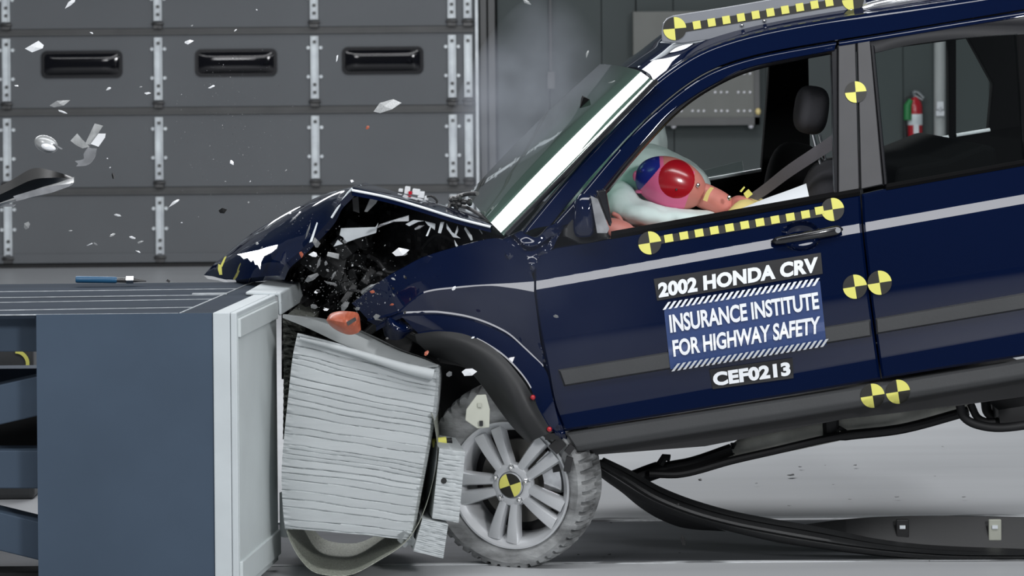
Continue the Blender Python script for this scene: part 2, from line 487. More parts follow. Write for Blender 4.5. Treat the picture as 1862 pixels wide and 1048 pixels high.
sbox('trim_32', xx - 0.02, xx + 0.03, YD + 0.03, YD + 0.3, 0, 5.5, 'door_rail')
# hanging pull box at the wall
hb = root('conduit_drop', at(1002, 165, YW - 0.05), 'thin dark conduit ending in a small box on the grey wall left of the windscreen', 'conduit')
p0, p1 = at(1000, -60, YW - 0.06), at(1002, 130, YW - 0.06)
obj('pipe', MB().tube([p0, p1], 0.012, 8), 'door_rail', hb)
obj('box', MB().box(at(1002, 146, YW - 0.06), (0.055, 0.08, 0.13)), 'door_rail', hb, smooth=0)
# wall pipe and switch seen through the rear side window
vp = MB().tube([at(1711, 700, YW - 0.08) * Vector((1, 1, 0)), at(1709, -80, YW - 0.08)], 0.045, 16)
tag(obj('vertical_pipe', vp, 'wall_light'), 'pale vertical pipe on the wall right of the red extinguisher', 'pipe')
sw = MB(); sw.box(at(1709, 192, YW - 0.14), (0.05, 0.04, 0.06)); sw.box(at(1709, 206, YW - 0.14), (0.06, 0.04, 0.04)); sw.tube([at(1709, 196, YW - 0.16), at(1709, 200, YW - 0.18)], 0.015)
tag(obj('wall_switch', sw, 'knob'), 'small white switch fixed on the pale vertical pipe', 'switch')
# electrical cabinet seen through the driver's window
cab = root('electrical_cabinet', at(1290, 226, YW), 'grey wall cabinet with rows of small lamps seen through the front side window', 'cabinet')
xa, xb, za, zb = at(1150, 200, YW).x, at(1377, 200, YW).x, at(1290, 226, YW).z, at(1290, 20, YW).z
obj('cabinet_body', MB().box(((xa + xb) / 2, YW - 0.1, (za + zb) / 2), (xb - xa, 0.2, zb - za)), 'cabinet', cab, smooth=0, mods=[('BEVEL', dict(width=0.01, segments=2))])
fr = MB()
fr.box(((xa + xb) / 2, YW - 0.21, za + 0.03), (xb - xa, 0.03, 0.06)); fr.box((xb - 0.02, YW - 0.21, (za + zb) / 2), (0.04, 0.03, zb - za))
obj('frame', fr, 'door_rail', cab, smooth=0)
for (yy, xl) in ((168, (1300.6, 1311.3, 1322, 1342.6, 1353.3, 1364, 1259, 1270, 1281)), (202, (1259.4, 1270, 1280, 1301.4, 1312, 1322.7, 1342.6, 1353.3, 1364, 1218, 1228, 1239)), (134, (1300.6, 1311.3, 1322, 1342.6, 1353.3, 1364))):
    for x in xl:
        p = at(x, yy, YW - 0.2)
        obj('indicator_lamp', MB().ell(p, (0.011, 0.012, 0.011), seg=10, rings=6), 'knob', cab)
obj('knob', MB().ell(at(1378.5, 203, YW - 0.23), (0.022, 0.03, 0.028), seg=14, rings=8), 'knob_y', cab)
for x in (1225, 1365.5):
    obj('foot_cap', MB().ell(at(x, 229, YW - 0.18), (0.022, 0.03, 0.022), seg=14, rings=8), 'knob', cab)
# fire extinguisher
fx = root('fire_extinguisher', at(1664, 258, YW - 0.07), 'red fire extinguisher hanging on the wall behind the rear side window', 'fire extinguisher')
c = at(1664, 258, YW - 0.07); px_ = S
def fp(dx, dy, dy2=0): return Vector((c.x + dx * px_, c.y + dy2, c.z - dy * px_))
cyl = [(0.001, 0), (0.05, 0.0), (0.058, 0.012), (0.058, 0.27), (0.05, 0.305), (0.028, 0.33), (0.02, 0.345), (0.001, 0.345)]
obj('cylinder', MB().lathe(cyl, Matrix.Translation(c), 24), 'ext_red', fx, smooth=50)
vb = MB(); vb.tube([fp(-2, -80), fp(-2, -92)], 0.018, 12)
obj('valve', vb, 'chrome', fx)
hd = MB(); hd.tube([fp(-2, -92, -0.01), fp(6, -90, -0.01), fp(16, -80, -0.01)], 0.01, 8); hd.tube([fp(-2, -86, -0.01), fp(14, -76, -0.01)], 0.008, 8)
obj('handle', hd, 'silver', fx)
gb = MB(); gb.tube([fp(-8, -76, -0.03), fp(-14, -66, -0.04), fp(-15, -40, -0.05)], [0.02, 0.03, 0.03], 14)
obj('green_cover', gb, 'green', fx)
hs = MB(); hs.tube([fp(-4, -84, -0.03), fp(-16, -80, -0.03), fp(-20, -50, -0.02), fp(-18, -8, -0.02)], [0.009, 0.009, 0.01, 0.02], 10)
obj('hose', hs, 'black_plastic', fx)
lb = MB(); lb.lathe([(0.0585, 0.13), (0.0592, 0.135), (0.0592, 0.21), (0.0585, 0.215)], Matrix.Translation(c), 24)
obj('label_band', lb, 'galv', fx, smooth=50)
tb = MB(); tb.box(c + Vector((0.0, -0.064, 0.1)), (0.04, 0.006, 0.07))
obj('tag', tb, 'knob', fx, smooth=0)

# ================================================================== THE BARRIER
bar = root('crash_barrier', Vector((at(226, 800, -0.5).x, -0.1, 0)), 'blue-grey steel barrier block with a white facing plate, standing left of the car', 'barrier')
YB0, YB1 = -0.5, 0.63
def Z0(p): return Vector((p[0], p[1], 0))
def hexa(pts_top, zbot, m=0, mb=None):          # vertical prism below a sloping/level top polygon
    mb = mb or MB()
    T = [mb.vert(p) for p in pts_top]; B = [mb.vert(Vector((p.x, p.y, zbot))) for p in pts_top]
    mb.face(T, m); mb.face(B[::-1], m)
    for i in range(len(T)):
        j = (i + 1) % len(T); mb.face((T[i], B[i], B[j], T[j]), m)
    return mb
ztop = at(385, 570, YB0).z
def bp(px, Y): # plan point on the top level
    p = at(px, 570, Y); return Vector((p.x, Y, ztop))
NL, NR = bp(66, YB0), bp(386, YB0)
yawv = Vector((0.125, 1, 0))                    # the impact face runs away from the camera and slightly to the right
FR = NR + yawv * (YB1 - YB0); FL = Vector((NL.x, YB1, ztop))
sf = Vector((0, -0.003, 0.001))
side = hexa([NL + sf, NR + sf, NR + Vector((0.0025, 0.0, 0.001)), NL + Vector((0, 0.0, 0.001))], 0.0)
obj('side_plate', side, 'blue_steel', bar, smooth=0)
# welded frame behind the plate
def hbar(p0, p1, h, d, m='blue_steel', name='frame_beam', Y=-0.40, tp=None):
    a, b = at(p0[0], p0[1], Y), at(p1[0], p1[1], Y)
    mb = MB()
    q = [a, b, b - Vector((0, 0, h[1])), a - Vector((0, 0, h[0]))]
    mb.prism(q, (0, d, 0))
    return obj(name, mb, m, bar, smooth=0, mods=[('BEVEL', dict(width=0.004, segments=2))])
pm = (at(0, 0, -0.4).x - at(100, 0, -0.4).x) / -100
hbar((-700, 574), (72, 574), (66 * pm, 66 * pm), 0.12)
hbar((-700, 860), (72, 684), (74 * pm, 72 * pm), 0.12)
hbar((-700, 818), (74, 820), (70 * pm, 69 * pm), 0.12)
hbar((-700, 760), (76, 951), (72 * pm, 70 * pm), 0.12)
# inner web and far side frame
inner = MB(); a, b = at(-700, 745, 0.1), at(70, 742, 0.1)
inner.box(((a.x + b.x) / 2, 0.15, a.z - 0.06), (b.x - a.x, 0.1, 0.17))
obj('inner_beam', inner, 'dark', bar, smooth=0)  # this beam lies in shade; the darkness is put into its material
inner = MB(); a, b = at(-700, 700, 0.45), at(72, 700, 0.45)
inner.box(((a.x + b.x) / 2, 0.5, a.z + 0.0), (b.x - a.x, 0.1, 0.09))
obj('inner_beam', inner, 'blue_steel', bar, smooth=0)
inner = MB(); inner.box((NL.x + 0.02, 0.1, ztop / 2), (0.03, 0.95, ztop - 0.03))
inner2 = MB(); inner2.box(((NL.x + NR.x) / 2, YB1 - 0.02, ztop / 2), (NR.x - NL.x, 0.03, ztop - 0.03))
obj('bulkhead', inner, 'blue_steel', bar, smooth=0); obj('far_side_plate', inner2, 'blue_steel', bar, smooth=0)
base_ = MB(); base_.box((NL.x - 1.5, -0.35, 0.02), (3.0, 0.2, 0.12))
obj('base_rail', base_, 'dark', bar, smooth=0)
# top plates: several plates butted along scratched edges
XL = at(-700, 570, YB0).x
cuts = [(YB0, YB0), (-0.30, -0.44), (-0.02, -0.17), (0.13, 0.06), (0.36, 0.27), (YB1, YB1)]   # (depth at right end, depth at left end)
xr = [NR.x + 0.0 + 0.125 * (c[0] - YB0) for c in cuts]
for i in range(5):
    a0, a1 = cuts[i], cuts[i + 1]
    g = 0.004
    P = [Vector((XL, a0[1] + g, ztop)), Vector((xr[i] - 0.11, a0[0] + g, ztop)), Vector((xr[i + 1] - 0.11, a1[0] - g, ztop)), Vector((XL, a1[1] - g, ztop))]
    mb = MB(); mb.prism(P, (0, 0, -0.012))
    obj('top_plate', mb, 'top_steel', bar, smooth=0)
    tb_ = MB(); q0, q1 = P[0], P[1]
    tb_.tube([q0 - Vector((0, g * 1.0, 0.0)), q1 - Vector((0, g * 1.0, 0.0))], 0.0022, 6)
    obj('weld_seam', tb_, 'scratch', bar, smooth=180)
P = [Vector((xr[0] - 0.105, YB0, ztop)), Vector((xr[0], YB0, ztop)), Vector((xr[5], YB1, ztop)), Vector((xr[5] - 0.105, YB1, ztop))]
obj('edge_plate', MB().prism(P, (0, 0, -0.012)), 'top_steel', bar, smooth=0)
seam = MB(); seam.tube([P[0] + Vector((0, 0, 0.001)), P[3] + Vector((0, 0, 0.001))], 0.0025, 6)
obj('weld_seam', seam, 'scratch', bar, smooth=180)
seam = MB(); a, b = at(337, 551, -0.1), at(395, 537, -0.1)
pc = Vector((bp(366, -0.13).x, 0.15, ztop + 0.003))
obj('top_patch', MB().box(pc, (0.12, 0.03, 0.004)), 'scratch', bar, smooth=0)
# white facing plate: two layers
def face_slab(name, px0, px1, ya, yb, dz, m, zb=0.03, sk=yawv):
    a, b = bp(px0, ya), bp(px1, ya)
    L = yb - ya
    mb = hexa([Vector((p.x, p.y, ztop + dz)) for p in (a, b, b + sk * L, a + sk * L)], zb)
    return obj(name, mb, m, bar, smooth=0, mods=[('BEVEL', dict(width=0.004, segments=2))])
face_slab('backing_board', 386.5, 418, YB0 - 0.01, 0.10, 0.003, 'white_paint')
face_slab('facing_board', 418.5, 430.5, YB0 - 0.012, 0.10, 0.003, 'white_paint')
def batten(y_top, y_bot, pxa, dx, ya, yb):
    z1, z0 = at(pxa, y_top, ya).z, at(pxa, y_bot, ya).z
    a = bp(431, ya); a.z = 0
    A = Vector((a.x, a.y, z1)); L = yb - ya
    mb = hexa([A, A + Vector((dx, 0, 0)), A + Vector((dx, 0, 0)) + yawv * L, A + yawv * L], z0)
    return obj('batten', mb, 'grey_paint', bar, smooth=0, mods=[('BEVEL', dict(width=0.003, segments=2))])
batten(580, 614, 432, 0.012, YB0 - 0.005, 0.085)
batten(1022, 1070, 434, 0.012, YB0 - 0.005, 0.10)
# face board seen edge-on, between the battens
a = bp(431, YB0 - 0.004)
mb = hexa([Vector((p.x, p.y, ztop - 0.012)) for p in (a, a + Vector((0.003, 0, 0)), a + Vector((0.003, 0, 0)) + yawv * 0.6, a + yawv * 0.6)], 0.03)
obj('face_skin', mb, 'grey_paint', bar, smooth=0)
# small post under the lower batten
q = at(518, 1000, 0.1)
obj('corner_post', MB().tube([Vector((q.x + 0.005, 0.1, 0.11)), Vector((q.x + 0.005, 0.1, 0.26))], 0.022, 14), 'grey_paint', bar)
# cap: angle section clamped on top beyond the plate
y0c, y1c = 0.10, YB1 + 0.02
cp = [at(446, 530, y0c), at(468, 528, y0c), at(512, 531, y0c), at(512, 573, y0c)]
a1, a2, a3 = at(446, 531, y0c), at(511, 533, y0c), at(512, 574, y0c)
th = 0.012
prof0 = [a1, a2, a3, a3 + Vector((-th, 0, 0)), a2 + Vector((-th, 0, -th)), a1 + Vector((0, 0, -th))]
sk = Vector((0.075, 1, 0)) * (y1c - y0c)
mb = MB()
A = [mb.vert(p) for p in prof0]; B = [mb.vert(p + sk) for p in prof0]
mb.face(A); mb.face(B[::-1])
for i in range(6): mb.face((A[i], B[i], B[(i + 1) % 6], A[(i + 1) % 6]))
obj('top_cap', mb, 'white_paint', bar, smooth=0, mods=[('BEVEL', dict(width=0.006, segments=3))])

# ================================================================== CRUSHED DEFORMABLE BLOCK
YH0, YH1 = -0.12, 0.5
blk = root('deformable_block', at(640, 960, 0) * Vector((1, 1, 0)) , 'pale crushed layered aluminium block pressed between the white plate and the car', 'crushed block')
left = cr_spline([Vector((x, y, 0)) for x, y in ((541, 606), (532, 650), (524, 722), (516, 800), (512, 860), (514, 920), (518, 962))], 130)
right = cr_spline([Vector((x, y, 0)) for x, y in ((797, 668), (798, 690), (794, 740), (786, 790), (777, 840), (764, 910), (752, 984))], 130)
random.seed(5)
# layer edges: irregular heights, each layer a shallow pillow between two creases
edges = [0]
while edges[-1] < 1:
    edges.append(edges[-1] + random.choice((0.030, 0.038, 0.046, 0.060, 0.022)))
edges[-1] = 1.0
def crush(t, s):
    tt = t + 0.005 * math.sin(s * 4 + 9 * t) + 0.009 * noise.noise(Vector((s * 4, t * 9, 0)))
    e = 0
    for a, b in zip(edges, edges[1:]):
        if a <= tt <= b:
            f = (tt - a) / (b - a)
            dep = 0.008 * min(1, noise.noise(Vector((a * 31, s * 2.2, 3))) + 0.75)
            e = dep * max(0, 1 - (min(f, 1 - f) * (b - a) / 0.0035)) ** 1.0
            # pillows tilt, each one catching the light a little differently
            return e + 0.0016 * (f - 0.5) * (1 if random.Random(int(a * 1e4)).random() > .3 else -1) + 0.002 * noise.noise(Vector((s * 1.5, t * 4, 7)))
    return 0
rows = []
NH = 330
leftH = cr_spline(left, NH); rightH = cr_spline(right, NH)
for i in range(NH):
    t = i / (NH - 1)
    row = []
    for j in range(49):
        s = j / 48
        l, r = leftH[i], rightH[i]
        px = l.x + (r.x - l.x) * s
        py = l.y + (r.y - l.y) * s + 3 * math.sin(PI * s) * (0.4 - t)
        rnd = 0.02 * max(0, (s - 0.97) / 0.03) ** 2
        row.append(at(px, py, YH0 + crush(t, s) + rnd + (0.006 * noise.noise(Vector((s * 40, t * 60, 0))) if s < 0.03 or s > 0.97 else 0)))
    rows.append(row)
mb = MB(); mb.grid(rows, back=Vector((0.0, 0.42, -0.045)))
obj('crushed_core', mb, 'honey', blk, smooth=28)
# exposed honeycomb between the plate and the block
L = [at(x, y, YH0 + 0.14) for x, y in ((514, 580), (515, 650), (515, 720), (514, 800))]
Rr = [at(x, y, YH0 + 0.14) for x, y in ((556, 590), (545, 650), (536, 720), (522, 800))]
rows = []
for i, (a, b) in enumerate(zip(cr_spline(L, 60), cr_spline(Rr, 60))):
    rows.append([a.lerp(b, s / 6) + Vector((0, 0.02 * (0.5 + 0.5 * math.sin(i * 1.9 + s)) + 0.03 * s / 6 * (i % 2), 0)) for s in range(7)])
mb = MB(); mb.grid(rows, back=Vector((0.02, 0.5, 0)))
obj('open_honeycomb', mb, 'honey_core', blk, smooth=0)
# folded top cladding, a sheet sloping from the cap down over the block corner
ra = cr_spline([at(514, 575, -0.10), at(560, 594, -0.10), at(620, 622, -0.12), at(700, 652, -0.14), at(760, 666, -0.14), at(797, 664, -0.14)], 40)
rb = cr_spline([at(514, 572, -0.1), at(575, 583, -0.1), at(640, 606, -0.1), at(715, 638, -0.1), at(770, 655, -0.1), at(799, 664, -0.1)], 40)
rc = cr_spline([at(530, 572, 0.35), at(590, 580, 0.35), at(660, 602, 0.35), at(730, 636, 0.35), at(780, 654, 0.35), at(800, 668, 0.35)], 40)
mb = MB(); mb.grid([ra, rb, rc], back=Vector((0, 0, -0.006)))
obj('top_cladding', mb, 'alu_sheet', blk, smooth=50)
# rolled lip along the upper edge of the near face
mb = MB(); mb.tube(cr_spline([at(545, 616, YH0 - 0.012), at(640, 640, YH0 - 0.016), at(730, 668, YH0 - 0.018), at(788, 682, YH0 - 0.018)], 30), [0.006 + 0.014 * i / 29 for i in range(30)], 12)
obj('rolled_lip', mb, 'honey', blk)
# hanging front sheet: sags below and climbs at the right
c1 = [(521, 966), (528, 985), (545, 1015), (568, 1038), (600, 1046), (640, 1044), (690, 1018), (735, 988), (762, 950), (782, 895), (795, 825), (788, 760), (784, 752)]
c2 = [(540, 960), (548, 985), (560, 1008), (585, 1026), (620, 1032), (655, 1026), (700, 1000), (735, 972), (752, 930), (770, 880), (782, 820), (786, 765), (786, 750)]
ra = cr_spline([at(x, y, -0.14) for x, y in c1], 60)
rb = [p + Vector((0.0, 0.60, 0.0)) for p in ra]
mb = MB(); mb.grid([ra, [a.lerp(b, 0.5) for a, b in zip(ra, rb)], rb], back=Vector((0, 0.0, -0.003)))
obj('hanging_sheet', mb, 'alu_mesh', blk, smooth=60)
# crumpled lower corner
mb = MB(); ra = [at(x, y, -0.13) for x, y in ((724, 972), (735, 966), (748, 972), (756, 984))]; rb = [at(x, y, -0.10) for x, y in ((722, 984), (730, 988), (742, 990), (752, 992))]; rc = [at(x, y, -0.08) for x, y in ((728, 990), (734, 996), (738, 996), (744, 992))]
mb.grid([ra, [p + Vector((0, (-1) ** i * 0.012, 0)) for i, p in enumerate(rb)], rc], back=Vector((0, 0.01, 0)))
obj('crumpled_corner', mb, 'honey', blk, smooth=20)
# two bumper honeycomb chunks at the right
def chunk(q, Y, hole=None, n=18, seed=1):
    TL, TR, BR, BL = [Vector((x, y, 0)) for x, y in q]
    rnd = random.Random(seed)
    ed = [0]
    while ed[-1] < 1: ed.append(ed[-1] + rnd.uniform(0.035, 0.075))
    rows = []
    for i in range(91):
        t = i / 90; row = []
        for j in range(21):
            s = j / 20
            p = TL.lerp(TR, s).lerp(BL.lerp(BR, s), t)
            tt = t + 0.012 * noise.noise(Vector((s * 4 + seed, t * 6, 0)))
            d = 0
            for e in ed:
                d = max(d, 0.005 * max(0, 1 - abs(tt - e) / 0.012) * (0.5 + noise.noise(Vector((e * 30, s * 3, seed))) * 1.2))
            row.append(at(p.x, p.y, Y + d + 0.003 * noise.noise(Vector((s * 5, t * 7, seed)))))
        rows.append(row)
    mb = MB(); mb.grid(rows, back=Vector((-0.04, 0.28, 0.01)))
    o = obj('core_chunk', mb, 'honey', blk, smooth=28)
    if hole:
        hp = at(hole[0], hole[1], Y - 0.004)
        obj('bolt_hole', MB().tube([hp, hp + Vector((0, 0.006, 0))], 0.0095, 16), 'dark', o)
chunk(((799, 816), (846, 822), (834, 951), (786, 943)), -0.13, (807, 875), seed=2)
chunk(((768, 944), (815, 955), (806, 1016), (752, 1003)), -0.14, seed=3)

# ================================================================== THE CAR
car = root('sport_utility_car', Vector((0.9, 0.8, 0)), 'dark blue sport utility car with crumpled nose, pitched forward against the barrier', 'car')
PM = 535.0
def ybelt(px): return 430 - 0.177 * (px - 1110)
def slope(tilt): return math.tan(R(tilt))
_prof = []
def _tilt(t):
    if t < 0.099: return 5.5
    if t < 0.103: return 5.5 + (t - 0.099) / 0.004 * 22.5
    if t < 0.135: return 28.0 + (t - 0.103) / 0.032 * 3.6
    if t < 0.139: return 31.6 - (t - 0.135) / 0.004 * 25.4
    if t < 0.560: return 6.2 - (t - 0.139) * 28
    if t < 0.572: return -5.6 + (t - 0.560) / 0.012 * 10.6
    return 5.0
_w = 0.0
for i in range(0, 1001):
    _prof.append(_w); _w -= slope(_tilt(i / 1000.0)) / 1000.0
def wbase(t):
    if t < 0: return 0.008 - t * 0.33
    k = min(t, 0.999) * 1000; i = int(k)
    return _prof[i] + (_prof[i + 1] - _prof[i]) * (k - i) if i < 1000 else _prof[1000]
def tmet(px, py): return (py - ybelt(px)) * 0.985 / PM
def nose(px):                                    # the side tucks in towards the nose
    return 0.16 * max(0, (960 - px) / 400.0) ** 2
def wside(px, py): return wbase(tmet(px, py)) + nose(px)
MOULD = dict(f=((1015, 672.5), (1583, 581), (1585, 612), (1026, 703)), r=((1592, 579), (1900, 526.5), (1900, 557), (1594, 608)))
def in_mould(px, py):
    for q in MOULD.values():
        (x0, y0), (x1, y1), (x2, y2), (x3, y3) = q
        if x0 <= px <= x1:
            a = y0 + (y1 - y0) * (px - x0) / (x1 - x0); b = y3 + (y2 - y3) * (px - x3) / (x2 - x3)
            if a - 4 < py < b + 4:
                return min(1, (py - a + 4) / 4, (b + 4 - py) / 4)
    return 0
def wskin(px, py): return wside(px, py) - 0.014 * in_mould(px, py)

def params(n, e):
    return [0, e] + [e + (1 - 2 * e) * i / (n - 1) for i in range(1, n - 1)] + [1 - e, 1]
def coons(top, bottom, left, right, nu, nv, fn=wside, edge=4.0, tuck=0.008, thick=0.025, mb=None, m=0, extra=None):
    """panel between four picture outlines laid on the body surface fn(px, py); rolled edges and real thickness"""
    V3 = lambda ps: [Vector((p[0], p[1], 0)) for p in ps]
    ln = lambda ps: sum((b - a).length for a, b in zip(V3(ps), V3(ps)[1:]))
    us = params(nu, edge / max(ln(top), ln(bottom))); vs = params(nv, edge / max(ln(left), ln(right)))
    def sampler(ps):
        D = cr_spline(V3(ps), 241)
        def g(t):
            k = t * 240; i = min(239, int(k)); return D[i].lerp(D[i + 1], k - i)
        return g
    T, B, L, Rr = sampler(top), sampler(bottom), sampler(left), sampler(right)
    mb = mb or MB(); rows = []
    for iv, v in enumerate(vs):
        row = []
        for iu, u in enumerate(us):
            p = T(u) * (1 - v) + B(u) * v + L(v) * (1 - u) + Rr(v) * u - (T(0) * (1 - u) * (1 - v) + T(1) * u * (1 - v) + B(0) * (1 - u) * v + B(1) * u * v)
            wv = fn(p.x, p.y) + (extra(u, v, p) if extra else 0)
            if iv in (0, len(vs) - 1) or iu in (0, len(us) - 1): wv += tuck
            row.append(K(p.x, p.y, wv))
        rows.append(row)
    mb.grid(rows, m=m, back=EY * thick)
    return mb
def ribbon(rows, n=60, back=EY * 0.02, m=0, mb=None, dense=0):
    """rows of (px, py, w) control points lofted into one sheet"""
    rr = [cr_spline([K(*p) for p in r], n) for r in rows]
    if dense:
        cols = [cr_spline([r[i] for r in rr], dense) for i in range(n)]
        rr = [[cols[i][j] for i in range(n)] for j in range(dense)]
    mb = mb or MB(); mb.grid(rr, m=m, back=back)
    return mb
def ws(px, py, d=0.0): return (px, py, wside(px, py) + d)

# ---- doors (lower panels)
fd_left = [(1010, 452), (977, 470), (971, 514), (974, 558), (982, 606), (993, 660), (1007, 734), (1026, 784)]
fd_top = [(1010, 452), (1060, 443), (1110, 434), (1300, 401), (1517, 362), (1564, 354)]
fd_right = [(1564, 354), (1567, 412), (1574, 478), (1581, 543), (1592, 623), (1601, 690)]
fd_bot = [(1026, 784), (1160, 763), (1480, 711), (1601, 690)]
def handle_cup(px, py):
    a, b = (px - 1457) / 34.0, (py - 430) / 27.0
    r2 = a * a + b * b
    return 0.028 * max(0, 1 - r2) ** 0.6 if r2 < 1 else -0.0015 * max(0, 1.25 - r2)
fdoor = obj('front_door', coons(fd_top, fd_bot, fd_left, fd_right, 130, 260, extra=lambda u, v, p: handle_cup(p.x, p.y)), 'paint', car, smooth=30)
rd_left = [(1567, 353.5), (1570, 412), (1577, 478), (1584, 543), (1595, 623), (1604, 689)]
rd_top = [(1567, 353.5), (1614, 343), (1900, 292)]
rd_right = [(1900, 292), (1900, 470), (1900, 642)]
rd_bot = [(1604, 689), (1700, 673), (1900, 642)]
rdoor = obj('rear_door', coons(rd_top, rd_bot, rd_left, rd_right, 70, 260), 'paint', car, smooth=30)
# belt mouldings
def beltline(x0, x1, ya, yb, name, par, m='black_gloss'):
    mb = MB(); xs_ = [x0 + (x1 - x0) * i / 40 for i in range(41)]
    f = lambda x, d: (x, ybelt(x) + d, wbase(0) + (0.0 if d > 0 else 0))
    rows = [[K(x, ybelt(x) + ya, 0.03) for x in xs_], [K(x, ybelt(x) + ya + 1, 0.002) for x in xs_], [K(x, ybelt(x) + (ya + yb) / 2, -0.006) for x in xs_], [K(x, ybelt(x) + yb, 0.0) for x in xs_]]
    mb.grid(rows, back=EY * 0.02)
    return obj(name, mb, m, par, smooth=50)
beltline(1112, 1564, -8, 6, 'belt_moulding', fdoor, 'interior')
beltline(1612, 1900, -6, 5, 'belt_moulding', rdoor, 'interior')
for nm, d in (('f', fdoor), ('r', rdoor)):
    (x0, y0), (x1, y1), (x2, y2), (x3, y3) = MOULD[nm]
    mo = coons([(x0, y0), (x1, y1)], [(x3, y3), (x2, y2)], [(x0, y0), (x3, y3)], [(x1, y1), (x2, y2)], 60, 9, fn=lambda a, b: wside(a, b) - 0.014, tuck=0.012, edge=3, thick=0.004)
    obj('side_moulding', mo, 'cladding', d, smooth=50)
# sill cladding and underbody edge
def sill_w(px, py): return wbase(0.72) - 0.006 + max(0, (py - (789 - 0.16 * (px - 1026))) - 26) * 0.0012
sl = coons([(1028, 789), (1160, 768), (1480, 718), (1900, 650)], [(1050, 822), (1160, 806), (1480, 756), (1900, 684)], [(1028, 789), (1050, 822)], [(1900, 650), (1900, 684)], 60, 12, fn=sill_w, tuck=0.010, thick=0.05)
sill = obj('sill_cladding', sl, 'cladding', car, smooth=45)
ub = MB()
ub.prism([K(1052, 818, 0.03), K(1900, 680, 0.03), K(1900, 716, 0.05), K(1744, 738, 0.05), K(1531, 763, 0.05), K(1282, 812, 0.05), K(1075, 828, 0.05)], EY * 1.55)
obj('floor_pan', ub, 'dark', car, smooth=0)
# ---- upper body: door frames, pillars, roof side
gl_f = [(1106, 345), (1150, 291), (1190, 247), (1225, 211), (1260, 183), (1300, 157), (1340, 136), (1400, 119), (1450, 108), (1500, 100)]
fr_o = [(1042, 400), (1110, 287), (1160, 233), (1210, 187), (1250, 157), (1300, 132), (1340, 119), (1400, 103), (1450, 94), (1524, 82)]
seam_ = [(1000, 411), (1050, 350), (1110, 282), (1160, 229), (1210, 183), (1250, 152), (1290, 128), (1340, 109), (1400, 94), (1500, 76), (1600, 60), (1900, 10)]
edge_ = [(948, 420), (1010, 345), (1088, 254), (1148, 187), (1188, 147), (1230, 115), (1276, 88), (1330, 68), (1400, 50), (1500, 32), (1600, 17), (1900, -27)]
# pillar / cantrail outer skin (edge_ -> seam_)
mid_ = [((a[0] * .55 + b[0] * .45), (a[1] * .55 + b[1] * .45)) for a, b in zip(edge_, seam_)]
rows = [[ws(x, y, 0.055) for x, y in edge_], [ws(x + 3, y + 5, 0.003) for x, y in edge_], [ws(x, y, 0.001) for x, y in mid_], [ws(x, y, 0.001) for x, y in seam_], [ws(x, y + 1, 0.012) for x, y in seam_]]
obj('roof_pillar', ribbon(rows, 120, back=EY * 0.02, dense=14), 'paint', car, smooth=45)
# front door window frame (seam -> glass) in two steps
sm = [(1003, 412), (1060, 348), (1112, 286), (1162, 232), (1212, 186), (1252, 155), (1292, 131), (1342, 112), (1402, 97), (1520, 76)]
go = [(1040, 408), (1080, 366), (1134, 300), (1178, 250), (1220, 206), (1262, 175), (1310, 147), (1352, 127), (1412, 112), (1518, 92)]
gi = [(1108, 348), (1122, 330), (1150, 295), (1192, 248), (1230, 209), (1268, 179), (1316, 151), (1358, 133), (1418, 117), (1512, 99)]
rows = [[ws(x, y, 0.012) for x, y in sm], [ws(x + 1, y + 2, 0.001) for x, y in sm], [ws((a[0] + b[0]) / 2, (a[1] + b[1]) / 2, 0.001) for a, b in zip(sm, go)], [ws(x - 1, y - 1, 0.001) for x, y in go], [ws(x, y, 0.014) for x, y in go]]
obj('window_frame', ribbon(rows, 100, dense=12), 'paint', fdoor, smooth=40)
gm = [(a[0] * .5 + b[0] * .5, a[1] * .5 + b[1] * .5) for a, b in zip(go, gi)]
rows = [[ws(x, y, 0.006) for x, y in go], [ws(x, y, 0.012) for x, y in gm], [ws(x, y, 0.03) for x, y in gi]]
obj('window_seal', ribbon(rows, 100), 'black_gloss', fdoor, smooth=40)
# B pillar: black film panels of front and rear door, seals either side
def vpanel(name, tl, tr, br, bl, m, par, d=0.0, nu=8, nv=30, th=0.02, tuck=0.006):
    mb = coons([tl, tr], [bl, br], [tl, bl], [tr, br], nu, nv, fn=lambda a, b: wside(a, b) + d, tuck=tuck, edge=2, thick=th)
    return obj(name, mb, m, par, smooth=40)
vpanel('pillar_panel', (1524, 83), (1556, 78), (1563, 346), (1524, 353), 'pillar_film', fdoor)
vpanel('pillar_panel', (1559, 77), (1582, 73), (1606, 336), (1565, 345), 'pillar_film', rdoor)
vpanel('pillar_seal', (1511, 92), (1523, 86), (1523, 355), (1517, 357), 'black_gloss', fdoor, 0.008)
vpanel('pillar_seal', (1582, 80), (1590, 82), (1614, 336), (1607, 338), 'black_gloss', rdoor, 0.008)
# rear door frame above the glass
sm = [(1526, 75), (1600, 63), (1750, 38), (1900, 14)]
go = [(1526, 84), (1600, 73), (1750, 49), (1900, 25)]
gi = [(1580, 99), (1610, 91), (1750, 70), (1840, 62)]
rows = [[ws(x, y, 0.012) for x, y in sm], [ws(x, y + 1.5, 0.001) for x, y in sm], [ws(x, y - 1, 0.001) for x, y in go], [ws(x, y, 0.012) for x, y in go]]
obj('window_frame', ribbon(rows, 40, dense=8), 'paint', rdoor, smooth=40)
go = [(1582, 76), (1650, 65), (1750, 49), (1900, 25)]
gi = [(1588, 98), (1650, 83), (1750, 70), (1900, 60)]
rows = [[ws(x, y, 0.006) for x, y in go], [ws((x + a) / 2, (y + b) / 2, 0.014) for (x, y), (a, b) in zip(go, gi)], [ws(x, y, 0.03) for x, y in gi]]
obj('window_seal', ribbon(rows, 40), 'black_gloss', rdoor, smooth=40)
